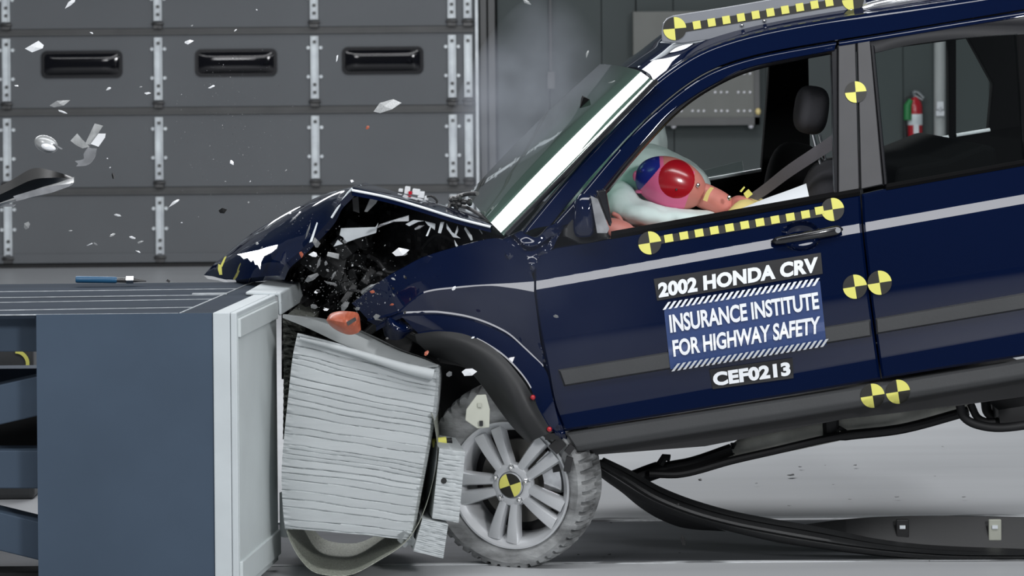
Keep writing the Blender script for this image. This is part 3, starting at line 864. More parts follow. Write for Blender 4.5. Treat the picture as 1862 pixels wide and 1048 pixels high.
vpanel('quarter_panel', (1846, 62), (1900, 54), (1900, 294), (1862, 300), 'interior', rdoor, 0.03)
pn = coons([(1584, 96), (1750, 68), (1850, 60)], [(1612, 335), (1750, 311), (1862, 291)], [(1584, 96), (1612, 335)], [(1850, 60), (1862, 291)], 12, 12, fn=lambda a, b: wside(a, b) + 0.028, thick=0.004, tuck=0)
obj('window_pane', pn, 'glass_clear', rdoor, smooth=60)
# cowl panel between windscreen base and mirror (buckled)
cw = coons([(948, 420), (975, 432), (1000, 411), (1042, 396)], [(905, 440), (940, 500), (965, 500), (1006, 452)], [(948, 420), (930, 428), (905, 440)], [(1042, 396), (1020, 425), (1006, 452)], 44, 36,
           extra=lambda u, v, p: 0.018 * noise.noise(Vector((p.x / 26, p.y / 20, 2.3))) + 0.02 * max(0, 1 - abs(v - 0.45) / 0.12) * (1 if u < .75 else 0.2))
obj('cowl_corner', cw, 'paint', car, smooth=30)
# ---- roof
rf_n = [ws(x, y, 0.055) for x, y in edge_[4:]]
rows = [rf_n,
        [(x - 6, y - 12, w_ + 0.06) for x, y, w_ in rf_n],
        [(x - 30, y - 22 - (8 if i > 2 else 2), w_ + 0.2) for i, (x, y, w_) in enumerate(rf_n)],
        [(x - 62, y - 22 - (10 if i > 1 else 0), 0.85) for i, (x, y, w_) in enumerate(rf_n)],
        [(x - 82, y - 12, 1.45) for i, (x, y, w_) in enumerate(rf_n)]]
obj('roof', ribbon(rows, 80, back=Vector((0.01, 0, -0.02)), dense=40), 'paint', car, smooth=60)
# header rail above the windscreen
hr = [(1117, 128, 1.35), (1124, 128, 0.85), (1150, 134, 0.4), (1192, 146, 0.17)]
mb = ribbon([hr, [(x + 3, y + 5, w_ - 0.0) for x, y, w_ in hr], [(x - 4, y + 9, w_) for x, y, w_ in hr]], 30, back=Vector((0.006, 0, -0.01)))
obj('windscreen_header', mb, 'galv', car, smooth=60)
# ---- windscreen
def wscreen(inset=0.0, rng=(0, 1), n=40, m=70):
    rows = []
    for i in range(m):
        q = i / (m - 1)
        w0 = 0.03 + 1.38 * q ** 1.6
        x_ = w0 - 0.03
        bow = 2.5 * min(1, x_ / .02) + (26 * (x_ - .02) / .12 if x_ > .02 else 0) if x_ < .14 else 28.5 + 7 * (1 - math.exp(-(x_ - .14) * 8))
        bow = bow / 34.0 * (1 - 0.2 * max(0, (q - .6) / .4) ** 2)
        kk = w0 / 10.0 * 0.96
        xs0, ys0 = 915, 428; xs1, ys1 = 1190, 147
        b0 = (xs0 - (xs0 - 574) * kk, ys0 - (ys0 - 35) * kk)
        b1 = (xs1 - (xs1 - 574) * kk, ys1 - (ys1 - 35) * kk)
        row = []
        for j in range(n):
            t = rng[0] + (rng[1] - rng[0]) * j / (n - 1)
            x = b0[0] + (b1[0] - b0[0]) * t; y = b0[1] + (b1[1] - b0[1]) * t
            belly = math.sin(PI * t) * 5
            off = bow * (33 + (-7) * t) + belly * min(1, x_ / .3)
            row.append(K(x - off * 0.72 - inset, y - off * 0.70, w0 + 0.11 * t * (1 - q)))
        rows.append(row)
    return rows
mb = MB(); mb.grid(wscreen(), back=Vector((0.004, 0, -0.004)))
wsn = obj('windscreen', mb, 'glass_green', car, smooth=80)
mb = MB(); mb.grid([r for r in wscreen(rng=(0.90, 1.0), n=8, inset=-1)], back=Vector((0.004, 0, -0.004)))
obj('tint_band', mb, 'interior', wsn, smooth=80)
# seal along the near edge
e0 = wscreen()[0]
obj('windscreen_seal', MB().tube([p + Vector((0.012, -0.004, 0.0)) for p in e0], 0.009, 8), 'black_gloss', wsn)
# ---- mirror
mr = MB()
rows = []
for k in range(15):
    s = k / 14
    cx_ = 1062 + 3 * s; wv = 0.03 - 0.105 * s
    r_ = 1 - 0.75 * max(0, (s - 0.7) / 0.3) ** 2
    row = []
    for a in range(32):
        th = 2 * PI * a / 32
        ca, sa = math.cos(th), math.sin(th)
        ex_ = 24 * (abs(ca) ** 0.55) * (1 if ca > 0 else -1); ey_ = 40 * (abs(sa) ** 0.6) * (1 if sa > 0 else -1)
        sh = -ey_ * 0.06
        row.append(K(cx_ + (ex_ * 0.86 + sh) * r_ - (6 if ey_ < -20 else 0) * 0 + ey_ * -0.02, 392 + ey_ * r_, wv))
    rows.append(row)
mb = MB(); A = mb.grid(rows, wrap=True); mb.face(A[0][::-1]); mb.face(A[-1])
mirror = obj('door_mirror', mb, 'paint', car, smooth=50)
gq = [(1074, 356), (1087, 362), (1108, 416), (1104, 424), (1086, 424)]
mb = MB(); mb.prism([K(x, y, -0.083) for x, y in gq], EY * 0.03)
obj('mirror_glass', mb, 'silver', mirror, smooth=0)
mb = MB(); mb.prism([K(x, y, -0.06) for x, y in ((1084, 348), (1102, 344), (1113, 404), (1110, 414))], EY * 0.05)
obj('mirror_arm', mb, 'black_gloss', mirror, smooth=0, mods=[('BEVEL', dict(width=0.006, segments=2))])
mb = coons([(1044, 396), (1060, 372), (1082, 350)], [(1024, 430), (1060, 444), (1108, 434)], [(1044, 396), (1026, 415), (1024, 430)], [(1082, 350), (1100, 390), (1108, 434)], 16, 16, fn=lambda a, b: wside(a, b) - 0.004, thick=0.02)
obj('mirror_base', mb, 'black_plastic', mirror, smooth=50)
# ---- door handle
hb_ = MB()
hp = cr_spline([K(1402, 440, wside(1402, 440) - 0.008), K(1412, 438, wside(1412, 436) - 0.026), K(1455, 431, wside(1455, 430) - 0.034), K(1500, 423, wside(1500, 423) - 0.03), K(1532, 417, wside(1532, 417) - 0.016)], 40)
rows = []
for i, p in enumerate(hp):
    f = i / 39; h = 0.0165 * (0.75 + 0.3 * f) * min(1, (f + .03) * 9) * min(1, (1.02 - f) * 12); d = 0.010
    rows.append([p + Vector((0, 0, 1)) * h * math.sin(2 * PI * a / 14) + EY * d * math.cos(2 * PI * a / 14) for a in range(14)])
A = hb_.grid(rows, wrap=True); hb_.face(A[0][::-1]); hb_.face(A[-1])
hnd = obj('door_handle', hb_, 'black_gloss', fdoor, smooth=60)
kc = K(1524, 419, wside(1524, 419) - 0.034)
obj('lock_cylinder', MB().tube([kc, kc + EY * 0.01], 0.0095, 20), 'silver', fdoor)

# ---- stickers -------------------------------------------------------------------------------
def disc_marker(cx, cy, r, rot=-9, fn=wskin, lift=0.0035, par=None, phase=0, name='target_marker', sx=1.0):
    mb = MB(); rings = [0, 0.33, 0.66, 1.0]; n = 48
    def P(a, q, dd=0):
        th = R(rot) + 2 * PI * a / n
        x, y = cx + r * q * math.cos(th) * sx, cy + r * q * math.sin(th)
        return K(x, y, fn(x, y) - lift + dd)
    c = mb.vert(P(0, 0)); G = [[mb.vert(P(a, q)) for a in range(n)] for q in rings[1:]]
    sk_ = [mb.vert(P(a, 1.0, 0.003)) for a in range(n)]
    for a in range(n):
        quad = (a * 4 // n + phase) % 2
        b = (a + 1) % n
        mb.face((c, G[0][a], G[0][b]), quad)
        for g0, g1 in zip(G, G[1:]): mb.face((g0[a], g1[a], g1[b], g0[b]), quad)
        mb.face((G[-1][a], sk_[a], sk_[b], G[-1][b]), quad)
    return obj(name, mb, ['black_st', 'yellow'], par, smooth=60)
def patch(q, m, par, name, fn=wskin, lift=0.003, nu=40, nv=20, th=0.002):
    TL, TR, BR, BL = [Vector((x, y, 0)) for x, y in q]
    rows = []
    for i in range(nv):
        t = i / (nv - 1); row = []
        for j in range(nu):
            s = j / (nu - 1); p = TL.lerp(TR, s).lerp(BL.lerp(BR, s), t)
            row.append(K(p.x, p.y, fn(p.x, p.y) - lift))
        rows.append(row)
    mb = MB(); mb.grid(rows, back=EY * th)
    return obj(name, mb, m, par, smooth=60)
def bars(centres, size, rot, par, name, m='yellow', fn=wskin, lift=0.005, shear=0.0):
    mb = MB()
    for cx, cy in centres:
        ca, sa = math.cos(R(rot)), math.sin(R(rot)); pts = []
        for (u, v) in ((-1, -1), (1, -1), (1, 1), (-1, 1)):
            u2, v2 = u * size[0] / 2 + v * shear, v * size[1] / 2
            x, y = cx + u2 * ca - v2 * sa, cy + u2 * sa + v2 * ca
            pts.append(K(x, y, fn(x, y) - lift))
        mb.prism(pts, EY * 0.002)
        obj(name, mb, m, par, smooth=0); mb = MB()
def lettering(text, q, par, bold=0.02, name='lettering', lift=0.0065, font_sp=1.0, m='sign_white', fn=wskin):
    cu = bpy.data.curves.new('t', 'FONT'); cu.body = text; cu.offset = bold; cu.space_character = font_sp
    cu.resolution_u = 4
    o = bpy.data.objects.new('t', cu); COL.objects.link(o)
    dg = bpy.context.evaluated_depsgraph_get(); dg.update()
    me = bpy.data.meshes.new_from_object(o.evaluated_get(dg))
    bpy.data.objects.remove(o)
    bm = bmesh.new(); bm.from_mesh(me)
    xs_ = [v.co.x for v in bm.verts]; ys_ = [v.co.y for v in bm.verts]
    x0, x1, y0, y1 = min(xs_), max(xs_), min(ys_), max(ys_)
    for i in range(1, 10):
        bmesh.ops.bisect_plane(bm, geom=bm.verts[:] + bm.edges[:] + bm.faces[:], plane_co=(0, y0 + (y1 - y0) * i / 10, 0), plane_no=(0, 1, 0))
    TL, TR, BR, BL = [Vector((x, y, 0)) for x, y in q]
    mb = MB()
    bm.verts.index_update()
    for v in bm.verts:
        s, t = (v.co.x - x0) / (x1 - x0), 1 - (v.co.y - y0) / (y1 - y0)
        p = TL.lerp(TR, s).lerp(BL.lerp(BR, s), t)
        mb.vert(K(p.x, p.y, fn(p.x, p.y) - lift))
    for f in bm.faces: mb.face([v.index for v in f.verts])
    bm.free()
    return obj(name, mb, m, par, smooth=0, mods=[('SOLIDIFY', dict(thickness=0.0015, offset=0))])
patch(((1188.7, 507.5), (1492.6, 459.7), (1496, 498), (1195, 547)), 'sign_black', fdoor, 'sign_band')
patch(((1207, 561), (1491, 511), (1503, 628), (1219, 672)), 'sign_blue', fdoor, 'sign_panel', lift=0.0025)
patch(((1290, 672), (1441, 651), (1443, 688), (1296, 708)), 'sign_black', fdoor, 'sign_band', lift=0.0038)
lettering('2002 HONDA CRV', ((1196, 515), (1487, 467), (1487, 495), (1198, 542)), fdoor, 0.05, font_sp=1.04)
lettering('INSURANCE INSTITUTE', ((1216, 573), (1487, 531), (1490, 562), (1219, 606)), fdoor, 0.03, font_sp=0.98)
lettering('FOR HIGHWAY SAFETY', ((1222, 619), (1491, 575), (1491, 606.5), (1225, 649.5)), fdoor, 0.03, font_sp=0.98)
lettering('CEF0213', ((1295, 678), (1436, 658), (1438, 683), (1298, 703)), fdoor, 0.05, font_sp=1.04)
def hatch(q, n, par, lift=0.0065):
    TL, TR, BR, BL = [Vector((x, y, 0)) for x, y in q]
    mb = MB()
    for i in range(n):
        s0 = (i + 0.0) / n; s1 = (i + 0.50) / n; sh = 0.75 / n
        pts = []
        for s, t in ((s0 + sh, 0), (s1 + sh, 0), (s1, 1), (s0, 1)):
            s = min(1.02, s); p = TL.lerp(TR, s).lerp(BL.lerp(BR, s), t)
            pts.append(K(p.x, p.y, wskin(p.x, p.y) - lift))
        mb.prism(pts, EY * 0.002)
    return obj('hatch_stripes', mb, 'sign_white', par, smooth=0)
hatch(((1207, 551), (1488, 506), (1487, 519), (1205, 564)), 27, fdoor)
hatch(((1224, 663), (1504, 617), (1502, 630), (1221, 676)), 27, fdoor, 0.017)
disc_marker(1181.5, 442, 21, par=fdoor, phase=0)
disc_marker(1514, 381, 21, par=fdoor, phase=0)
patch(((1198, 430), (1498, 378), (1500, 393), (1200, 444)), 'black_st', fdoor, 'scale_strip', lift=0.002)
bars([(1216 + 27.65 * i, 433.5 - 4.83 * i) for i in range(10)] + [(1490, 383)], (15.5, 14), -9.8, fdoor, 'scale_square')
disc_marker(1554.6, 521.6, 22, par=fdoor, phase=0)
disc_marker(1599.5, 514.4, 22, par=rdoor, phase=0)
disc_marker(1586.7, 720, 22, par=sill, fn=lambda a, b: sill_w(a, b), phase=0)
disc_marker(1632.8, 712.8, 22, par=sill, fn=lambda a, b: sill_w(a, b), phase=0)
disc_marker(1556, 167.4, 19.5, par=fdoor, rot=-5, phase=0)
# ---- roof marker plate
wpl = 0.30
fpl = lambda a, b: wpl
mb = MB()
out = [(1204, 76), (1203, 58), (1206, 42), (1213, 33), (1224, 28), (1330, 11), (1410, -3), (1560, -22), (1572, -12), (1577, 14), (1570, 22), (1480, 34), (1400, 50), (1330, 64), (1290, 72), (1240, 79)]
mb.prism([K(x, y, wpl) for x, y in out], EY * 0.012)
plate = obj('marker_plate', mb, 'perspex', car, smooth=0, mods=[('BEVEL', dict(width=0.003, segments=2))])
disc_marker(1226.9, 52, 21, fn=fpl, par=plate, rot=-5, phase=0)
disc_marker(1551, -1, 20, fn=fpl, par=plate, rot=-5, phase=0)
patch(((1244, 43), (1532, -4), (1534, 10), (1247, 58)), 'black_st', plate, 'scale_strip', fn=fpl, lift=0.002)
bars([(1267.2 + 26.75 * i, 45.4 - 4.6 * i) for i in range(10)], (14, 14.5), -9.5, plate, 'scale_square', fn=fpl)
for x, y in ((1349, 46), (1390, 38), (1548, 19), (1570, 14)): obj('screw', MB().ell(K(x, y, wpl - 0.003), (0.007, 0.006, 0.007), seg=12, rings=8), 'chrome', plate)
# plate bracket running down the roof, far bracket edge
mb = MB(); mb.tube(cr_spline([K(1162, 124, 0.42), K(1180, 117, 0.40), K(1205, 100, 0.36), K(1225, 84, 0.34), K(1245, 77, 0.32), K(1290, 72, 0.31)], 24), [0.008, 0.006] + [0.009] * 22, 10)
mb.tube(cr_spline([K(1168, 97, 1.0), K(1190, 84, 0.8), K(1205, 78, 0.6), K(1222, 75, 0.45)], 12), 0.006, 8)
obj('plate_bracket', mb, 'galv', plate)
# silver roof rack rail at right
mb = MB(); mb.tube(cr_spline([K(1572, 16, 0.30), K(1600, 8, 0.28), K(1680, -6, 0.28), K(1760, -20, 0.28), K(1900, -44, 0.28)], 20), 0.018, 12)
obj('roof_rail', mb, 'silver', car)

# ---- fender: hood gap, crease, arch lip
c2 = [(668, 580, .17), (722, 566, .11), (745, 548, .095), (772, 530, .08), (835, 521, .045), (890, 517, .01), (930, 515, -.012), (971, 512, -.035)]
fh = [4, 4, 3.5, 3, 3, 3, 9, 19]                      # height of the lit crease facet
up1 = [(655, 566), (712, 538), (738, 518), (765, 508), (845, 486), (900, 476), (935, 482), (965, 492)]
up0 = [(640, 552), (700, 506), (735, 486), (770, 468), (850, 444), (905, 434), (935, 448), (958, 466)]
c3 = [(684, 592), (728, 569), (760, 566), (800, 566), (862, 577), (920, 602), (955, 632), (988, 664)]
r0 = [(x, y, c[2] + .012) for i, ((x, y), c) in enumerate(zip(up0, c2))]
r1 = [(x, y, c[2] + .003) for (x, y), c in zip(up1, c2)]
r2b = [(c[0], c[1] + h, c[2] - h / 535 * .54) for c, h in zip(c2, fh)]
r3 = [(x, y, min(b_[2] - .001, b_[2] - .002 * (i > 0))) for i, ((x, y), b_) in enumerate(zip(c3, r2b))]
r3b = [(x, y + 3.5, w_ - .0038) for i, (x, y, w_) in enumerate(r3)]
r4 = [(x + 2 * (i > 4), y + 7, w_ + .004) for i, (x, y, w_) in enumerate(r3b)]
def facets(rows, n, sub):
    rr = [cr_spline([K(*p) for p in r], n) for r in rows]
    out = []
    for a, b, k in zip(rr, rr[1:], sub):
        out += [[p.lerp(q, j / k) for p, q in zip(a, b)] for j in range(k)]
    out.append(rr[-1]); return out
mb = MB(); mb.grid(facets([r0, r1, c2, r2b, r3, r3b, r4], 110, [8, 6, 2, 8, 2, 2]), back=EY * 0.02)
fender = obj('front_fender', mb, 'paint', car, smooth=16)
l0 = [(730, 576, .10), (762, 574, .085), (802, 574, .068), (862, 585, .033), (922, 611, .0), (960, 641, -.03), (992, 674, -.07), (1004, 720, -.08), (1016, 770, -.08)]
lp = [(760, 606), (780, 602), (803, 601), (854, 609), (906, 637), (939, 667), (965, 702), (981, 742), (1004, 784)]
l1 = [(x, y, c[2] - .004) for (x, y), c in zip(lp, l0)]
l2 = [(x - 1, y + 3, w_ - .0036) for x, y, w_ in l1]
mb = MB(); mb.grid(facets([l0, l1, l2], 90, [8, 2]), back=EY * 0.02)
obj('arch_panel', mb, 'paint', fender, smooth=16)
fl = [[(755, 608, .09), (800, 603, .045), (850, 610, -.0), (902, 638, -.05), (952, 694, -.10), (978, 742, -.11), (1004, 786, -.11)],
      [(758, 622, .09), (800, 618, .035), (848, 626, -.02), (897, 655, -.07), (942, 708, -.12), (966, 752, -.13), (990, 792, -.12)],
      [(770, 634, .11), (805, 634, .05), (846, 645, -.01), (888, 676, -.06), (925, 722, -.11), (945, 762, -.12), (968, 802, -.10)],
      [(785, 650, .26), (815, 655, .16), (845, 668, .06), (875, 700, .0), (905, 742, -.03), (930, 775, -.03), (960, 806, -.02)]]
obj('arch_flare', ribbon(fl, 80, dense=24, back=EY * 0.01), 'black_plastic', fender, smooth=50)
# fender rear edge down to the sill (dark liner, crumpled)
lin = coons([(978, 600), (992, 640)], [(1010, 800), (1042, 818)], [(978, 600), (985, 700), (1010, 800)], [(992, 640), (1008, 734), (1042, 818)], 14, 40, fn=lambda a, b: -0.03 + 0.02 * noise.noise(Vector((a / 12, b / 15, 0))), thick=0.03)
obj('fender_edge', lin, 'paint', fender, smooth=35)
for x, y in ((969, 723), (999, 781)):
    p = K(x, y, -0.12); obj('clip', MB().ell(p, (0.009, 0.008, 0.009), seg=10, rings=6), 'red', fender)
# crumpled front tip of fender
tp = [[(690, 570, .20), (706, 562, .16), (722, 576, .14), (740, 590, .12), (760, 597, .11)],
      [(694, 590, .17), (708, 588, .11), (724, 600, .10), (742, 603, .12), (758, 600, .14)],
      [(700, 612, .20), (712, 618, .15), (726, 618, .13), (738, 612, .15), (748, 604, .17)]]
obj('torn_edge', ribbon(tp, 30, dense=14), 'paint', fender, smooth=30)
# ---- hood
rear_n = [(640, 345, .16), (700, 357, .15), (760, 374, .14), (830, 396, .12), (892, 412, .10)]
rear = [rear_n,
        [(642, 340, .22), (702, 353, .22), (762, 370, .22), (832, 392, .22), (896, 409, .20)],
        [(646, 336, .6), (704, 347, .6), (764, 361, .6), (830, 381, .6), (880, 397, .6)],
        [(664, 332, 1.1), (712, 347, 1.1), (764, 366, 1.1), (810, 376, 1.1), (862, 388, 1.1)]]
hood = obj('hood', ribbon(rear, 60, dense=24, back=Vector((0, 0.0, -0.02))), 'paint', car, smooth=40)
fa = [(640, 345, .16), (615, 372, .18), (600, 400, .22), (560, 440, .26), (520, 480, .30), (508, 505, .34)]
fb = [(650, 338, .45), (600, 358, .5), (560, 392, .5), (505, 430, .55), (455, 474, .6), (440, 508, .6)]
fb2 = [(655, 336, .6), (590, 356, .7), (540, 384, .75), (480, 424, .8), (425, 468, .85), (404, 506, .9)]
fc = [(662, 333, 1.0), (600, 352, 1.1), (545, 374, 1.15), (470, 414, 1.2), (396, 474, 1.25), (370, 502, 1.3)]
rr = [cr_spline([K(*p) for p in r], 60) for r in (fa, fb, fb2, fc)]
cols = [cr_spline([r[i] for r in rr], 50) for i in range(60)]
rows = [[cols[i][j] + Vector((0.3, -0.5, 0.9)) * (0.016 * noise.noise(Vector((i / 16, j / 18, 1.7))) + 0.002 * noise.noise(Vector((i / 4, j / 5, 5)))) * min(1, i / 8) for i in range(60)] for j in range(50)]
mb = MB(); mb.grid(rows, back=Vector((0.015, 0.01, -0.015)))
fold = obj('folded_hood_front', mb, 'paint', hood, smooth=50)
q = [(431, 463), (450, 459), (470, 455), (488, 449), (505, 445), (503, 452), (494, 459), (480, 466), (475, 476), (473, 490), (469, 482), (464, 481), (461, 473), (456, 476), (450, 469), (443, 471), (437, 465)]
mb = MB(); mb.prism([K(x, y, .40 + (455 - y) * .0011) for x, y in q], Vector((0, .006, -.004)))
obj('hood_glint_patch', mb, 'silver', hood, smooth=0)  # lamp reflection on the hood, put in as a bright silver sheet
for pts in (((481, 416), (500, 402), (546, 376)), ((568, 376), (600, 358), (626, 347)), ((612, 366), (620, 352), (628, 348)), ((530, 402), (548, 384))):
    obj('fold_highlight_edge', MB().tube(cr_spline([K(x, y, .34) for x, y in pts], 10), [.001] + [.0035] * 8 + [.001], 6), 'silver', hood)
# highlight along the hood edge, put in as pale tubes
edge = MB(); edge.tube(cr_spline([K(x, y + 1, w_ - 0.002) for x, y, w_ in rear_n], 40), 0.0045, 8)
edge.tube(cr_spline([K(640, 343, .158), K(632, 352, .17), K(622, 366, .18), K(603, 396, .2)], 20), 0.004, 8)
obj('hood_edge_highlight', edge, 'galv', hood)
mk = MB()
for pts in (((399, 500), (396, 490), (397, 480), (403, 484), (404, 500)), ((401, 482), (408, 468), (412, 466), (408, 476), (404, 486))):
    mk.prism([K(x, y, .80) for x, y in pts], EY * 0.004)
obj('target_marker', mk, 'yellow', hood, smooth=0)
# white connectors lying on the hood, wiper junk at its back
cn = MB()
for (x, y, w_, h_) in ((741, 346, 10, 14), (757, 349, 14, 11), (766, 354, 12, 12), (729, 346, 8, 6), (776, 360, 8, 7)):
    cn.box(K(x, y, .75), (w_ / 500, 0.05, h_ / 500), Matrix.Rotation(R(8), 3, 'Y'))
con = obj('wiring_connector', cn, 'shard_white', hood, smooth=0, mods=[('BEVEL', dict(width=0.002, segments=1))])
obj('red_tape', MB().box(K(746, 351, .72), (0.012, 0.01, 0.012)), 'shard_red', con, smooth=0)
cb = MB(); cb.tube(cr_spline([K(772, 360, .75), K(785, 357, .7), K(795, 366, .7), K(792, 372, .7)], 16), 0.004, 6)
obj('cable', cb, 'dark', con)
wp = MB()
rnd = random.Random(8)
wp.tube(cr_spline([K(815, 380, .7), K(826, 362, .7), K(845, 354, .7), K(868, 352, .6)], 16), 0.008, 8)
wp.tube(cr_spline([K(820, 372, .8), K(850, 378, .7), K(905, 412, .3)], 16), 0.007, 8)
for i in range(10): wp.ell(K(rnd.uniform(822, 856), rnd.uniform(358, 378), .7), (rnd.uniform(.008, .02), .02, rnd.uniform(.006, .016)), seg=8, rings=6)
obj('wiper_arm', wp, 'metal_dark', car)
# ---- engine bay: dark crumpled structure behind hood and fender
eb = MB()
def crumple(x0, y0, x1, y1, w0, amp, nx, ny, seed, m=0):
    rows = []
    for j in range(ny):
        row = []
        for i in range(nx):
            x = x0 + (x1 - x0) * i / (nx - 1); y = y0 + (y1 - y0) * j / (ny - 1)
            row.append(K(x, y, w0 + amp * noise.noise(Vector((x / 30, y / 26, seed))) + amp * .6 * noise.noise(Vector((x / 11, y / 9, seed + 9)))))
        rows.append(row)
    eb.grid(rows, m=m, back=EY * 0.03)
# inner wall polygon: follow the hood line
rows = []
for j in range(46):
    row = []
    for i in range(80):
        x = 512 + (1000 - 512) * i / 79
        top = 352 + max(0, (x - 640)) * 0.26 if x > 640 else 352 + (640 - x) * 1.20
        y = top + (690 - top) * j / 45
        row.append(K(x, y, 0.62 + 0.10 * noise.noise(Vector((x / 30, y / 26, 1))) + 0.05 * noise.noise(Vector((x / 11, y / 9, 4)))))
    rows.append(row)
eb.grid(rows, back=EY * 0.05)
obj('inner_bay_wall', eb, 'dark', car, smooth=25)
eb = MB(); rnd = random.Random(3)
for i in range(34):
    x, y = rnd.uniform(560, 860), rnd.uniform(420, 640)
    if y < 380 + max(0, x - 640) * .28 + 20 or (x < 640 and y < 400 + (640 - x) * 1.1): continue
    eb.box(K(x, y, rnd.uniform(.32, .55)), (rnd.uniform(.03, .12), rnd.uniform(.04, .12), rnd.uniform(.02, .09)), Matrix.Rotation(rnd.uniform(-1, 1), 3, 'Y') @ Matrix.Rotation(rnd.uniform(-.6, .6), 3, 'Z'))
obj('engine_block', eb, 'black_plastic', car, smooth=0, mods=[('BEVEL', dict(width=0.005, segments=2))])
eb = MB()
for i in range(16):
    x, y = rnd.uniform(540, 880), rnd.uniform(430, 640); w_ = rnd.uniform(.25, .5)
    if y < 400 + max(0, x - 640) * .28 or (x < 640 and y < 410 + (640 - x) * 1.1): continue
    eb.tube(cr_spline([K(x + dx, y + dy, w_ + rnd.uniform(-.05, .05)) for dx, dy in ((0, 0), (rnd.uniform(10, 30), rnd.uniform(-30, 20)), (rnd.uniform(30, 70), rnd.uniform(-30, 30)), (rnd.uniform(60, 100), rnd.uniform(-20, 50)))], 18), rnd.uniform(.004, .012), 8)
obj('hose', eb, 'dark', car)
# bent brackets and torn inner sheet metal that show light
def sheet(name, q, w_, m, dw=0.0, th=0.006, par=car):
    mb = MB(); mb.prism([K(x, y, w_ + dw * i) for i, (x, y) in enumerate(q)], EY * th)
    return obj(name, mb, m, par, smooth=0, mods=[('BEVEL', dict(width=0.0015, segments=1))])
sheet('inner_panel', ((620, 415), (683, 413), (688, 405), (684, 424), (650, 434), (628, 442), (624, 432), (617, 428)), .30, 'galv')
sheet('inner_panel', ((606, 449), (614, 436), (624, 444)), .29, 'galv')
sheet('inner_panel', ((662, 385), (676, 354), (692, 354), (684, 370), (668, 386)), .28, 'shard_grey')
sheet('inner_panel', ((640, 360), (652, 356), (654, 388), (642, 384)), .30, 'cladding')
sheet('torn_strip', ((712, 401), (744, 391), (744, 403), (716, 404), (694, 412), (684, 416), (690, 408)), .20, 'silver', 0.004)
sheet('torn_strip', ((737, 408), (752, 400), (772, 402), (760, 404), (744, 412)), .2, 'galv')
sheet('torn_strip', ((772, 402), (792, 407), (791, 419), (778, 410)), .2, 'galv')
sheet('torn_strip', ((753, 416), (762, 410), (772, 410), (764, 416), (755, 419)), .19, 'silver')
sheet('torn_strip', ((596, 458), (617, 462), (616, 472), (594, 466)), .2, 'shard_grey')
for q in (((774, 430), (782, 412), (784, 414), (778, 430)), ((796, 424), (801, 404), (808, 404), (802, 425)), ((826, 428), (832, 410), (834, 418), (830, 428)), ((812, 406), (822, 422), (838, 434), (824, 432), (812, 416)), ((846, 412), (858, 428), (860, 437), (856, 438), (844, 416)), ((872, 414), (878, 424), (877, 427), (870, 416)), ((562, 442), (576, 404), (578, 406), (568, 440)), ((826, 436), (832, 446), (834, 450), (828, 448))):
    sheet('bracket', q, .17, 'galv')
# patches of buckled inner wing left of the door
sheet('bent_flange', ((855, 464), (872, 455), (887, 452), (887, 472), (868, 468)), .05, 'galv')
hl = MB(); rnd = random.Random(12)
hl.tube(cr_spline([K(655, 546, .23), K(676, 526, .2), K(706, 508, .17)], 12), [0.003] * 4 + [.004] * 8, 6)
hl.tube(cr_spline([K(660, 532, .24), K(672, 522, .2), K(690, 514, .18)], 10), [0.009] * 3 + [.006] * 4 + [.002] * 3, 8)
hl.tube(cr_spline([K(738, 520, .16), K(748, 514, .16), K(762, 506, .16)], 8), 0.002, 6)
obj('trim_edge', hl, 'silver', fender)  # highlight lines on the fender, drawn as bright silver tubes
# ---- front wheel -----------------------------------------------------------------------------
wc = K(930, 882, 0.10)
STEER = R(24); CAMB = R(3)
ax = Matrix.Rotation(-STEER, 3, 'Z') @ Matrix.Rotation(CAMB, 3, 'X') @ Vector((0, -1, 0))     # outward axis of the wheel
zz = ax.normalized(); xx_ = Vector((0, 0, 1)).cross(zz).normalized(); yy_ = zz.cross(xx_)
WM = Matrix.Translation(wc) @ Matrix(((xx_.x, yy_.x, zz.x), (xx_.y, yy_.y, zz.y), (xx_.z, yy_.z, zz.z))).to_4x4()
def WP(r, th, z):           # th measured in the picture sense: 0 right, 90 up
    return WM @ Vector((r * math.cos(th), r * math.sin(th), z))
# tyre: squashed at the bottom and right, treaded
NT = 144
def tr(th):
    u, rgt = math.sin(th), math.cos(th)
    return 0.335 - 0.035 * max(0, -u) ** 1.5 - 0.050 * max(0, rgt) ** 1.2 + 0.022 * max(0, u) ** 1.5
prof = [(0.0, -0.15, 0), (0.35, -0.165, 0), (0.8, -0.155, 0), (0.97, -0.12, 1), (1.0, -0.09, 1), (1.0, -0.055, 1), (0.985, -0.02, 1), (0.90, 0.008, 0.6), (0.62, 0.022, 0), (0.3, 0.016, 0), (0.06, 0.004, 0), (0.0, -0.01, 0)]
tire = MB(); rows = []
for (q, z, tread) in [p for a, b in zip(prof, prof[1:]) for p in (a, tuple((x + y) / 2 for x, y in zip(a, b)))] + [prof[-1]]:
    row = []
    for a in range(NT * 2):
        th = 2 * PI * a / (NT * 2)
        r = 0.212 + (tr(th) - 0.212) * q
        if tread > 0.5: r -= 0.013 * (1 if (a + (3 if z > -.07 else 0)) % 6 < 2 else 0)
        zz2 = z + 0.006 * noise.noise(Vector((math.cos(th) * 5, math.sin(th) * 5, q * 4)))
        row.append(WP(r, th, zz2))
    rows.append(row)
tire.grid(rows, wrap=True)
wheel = obj('front_wheel', tire, 'tyre', car, smooth=30)
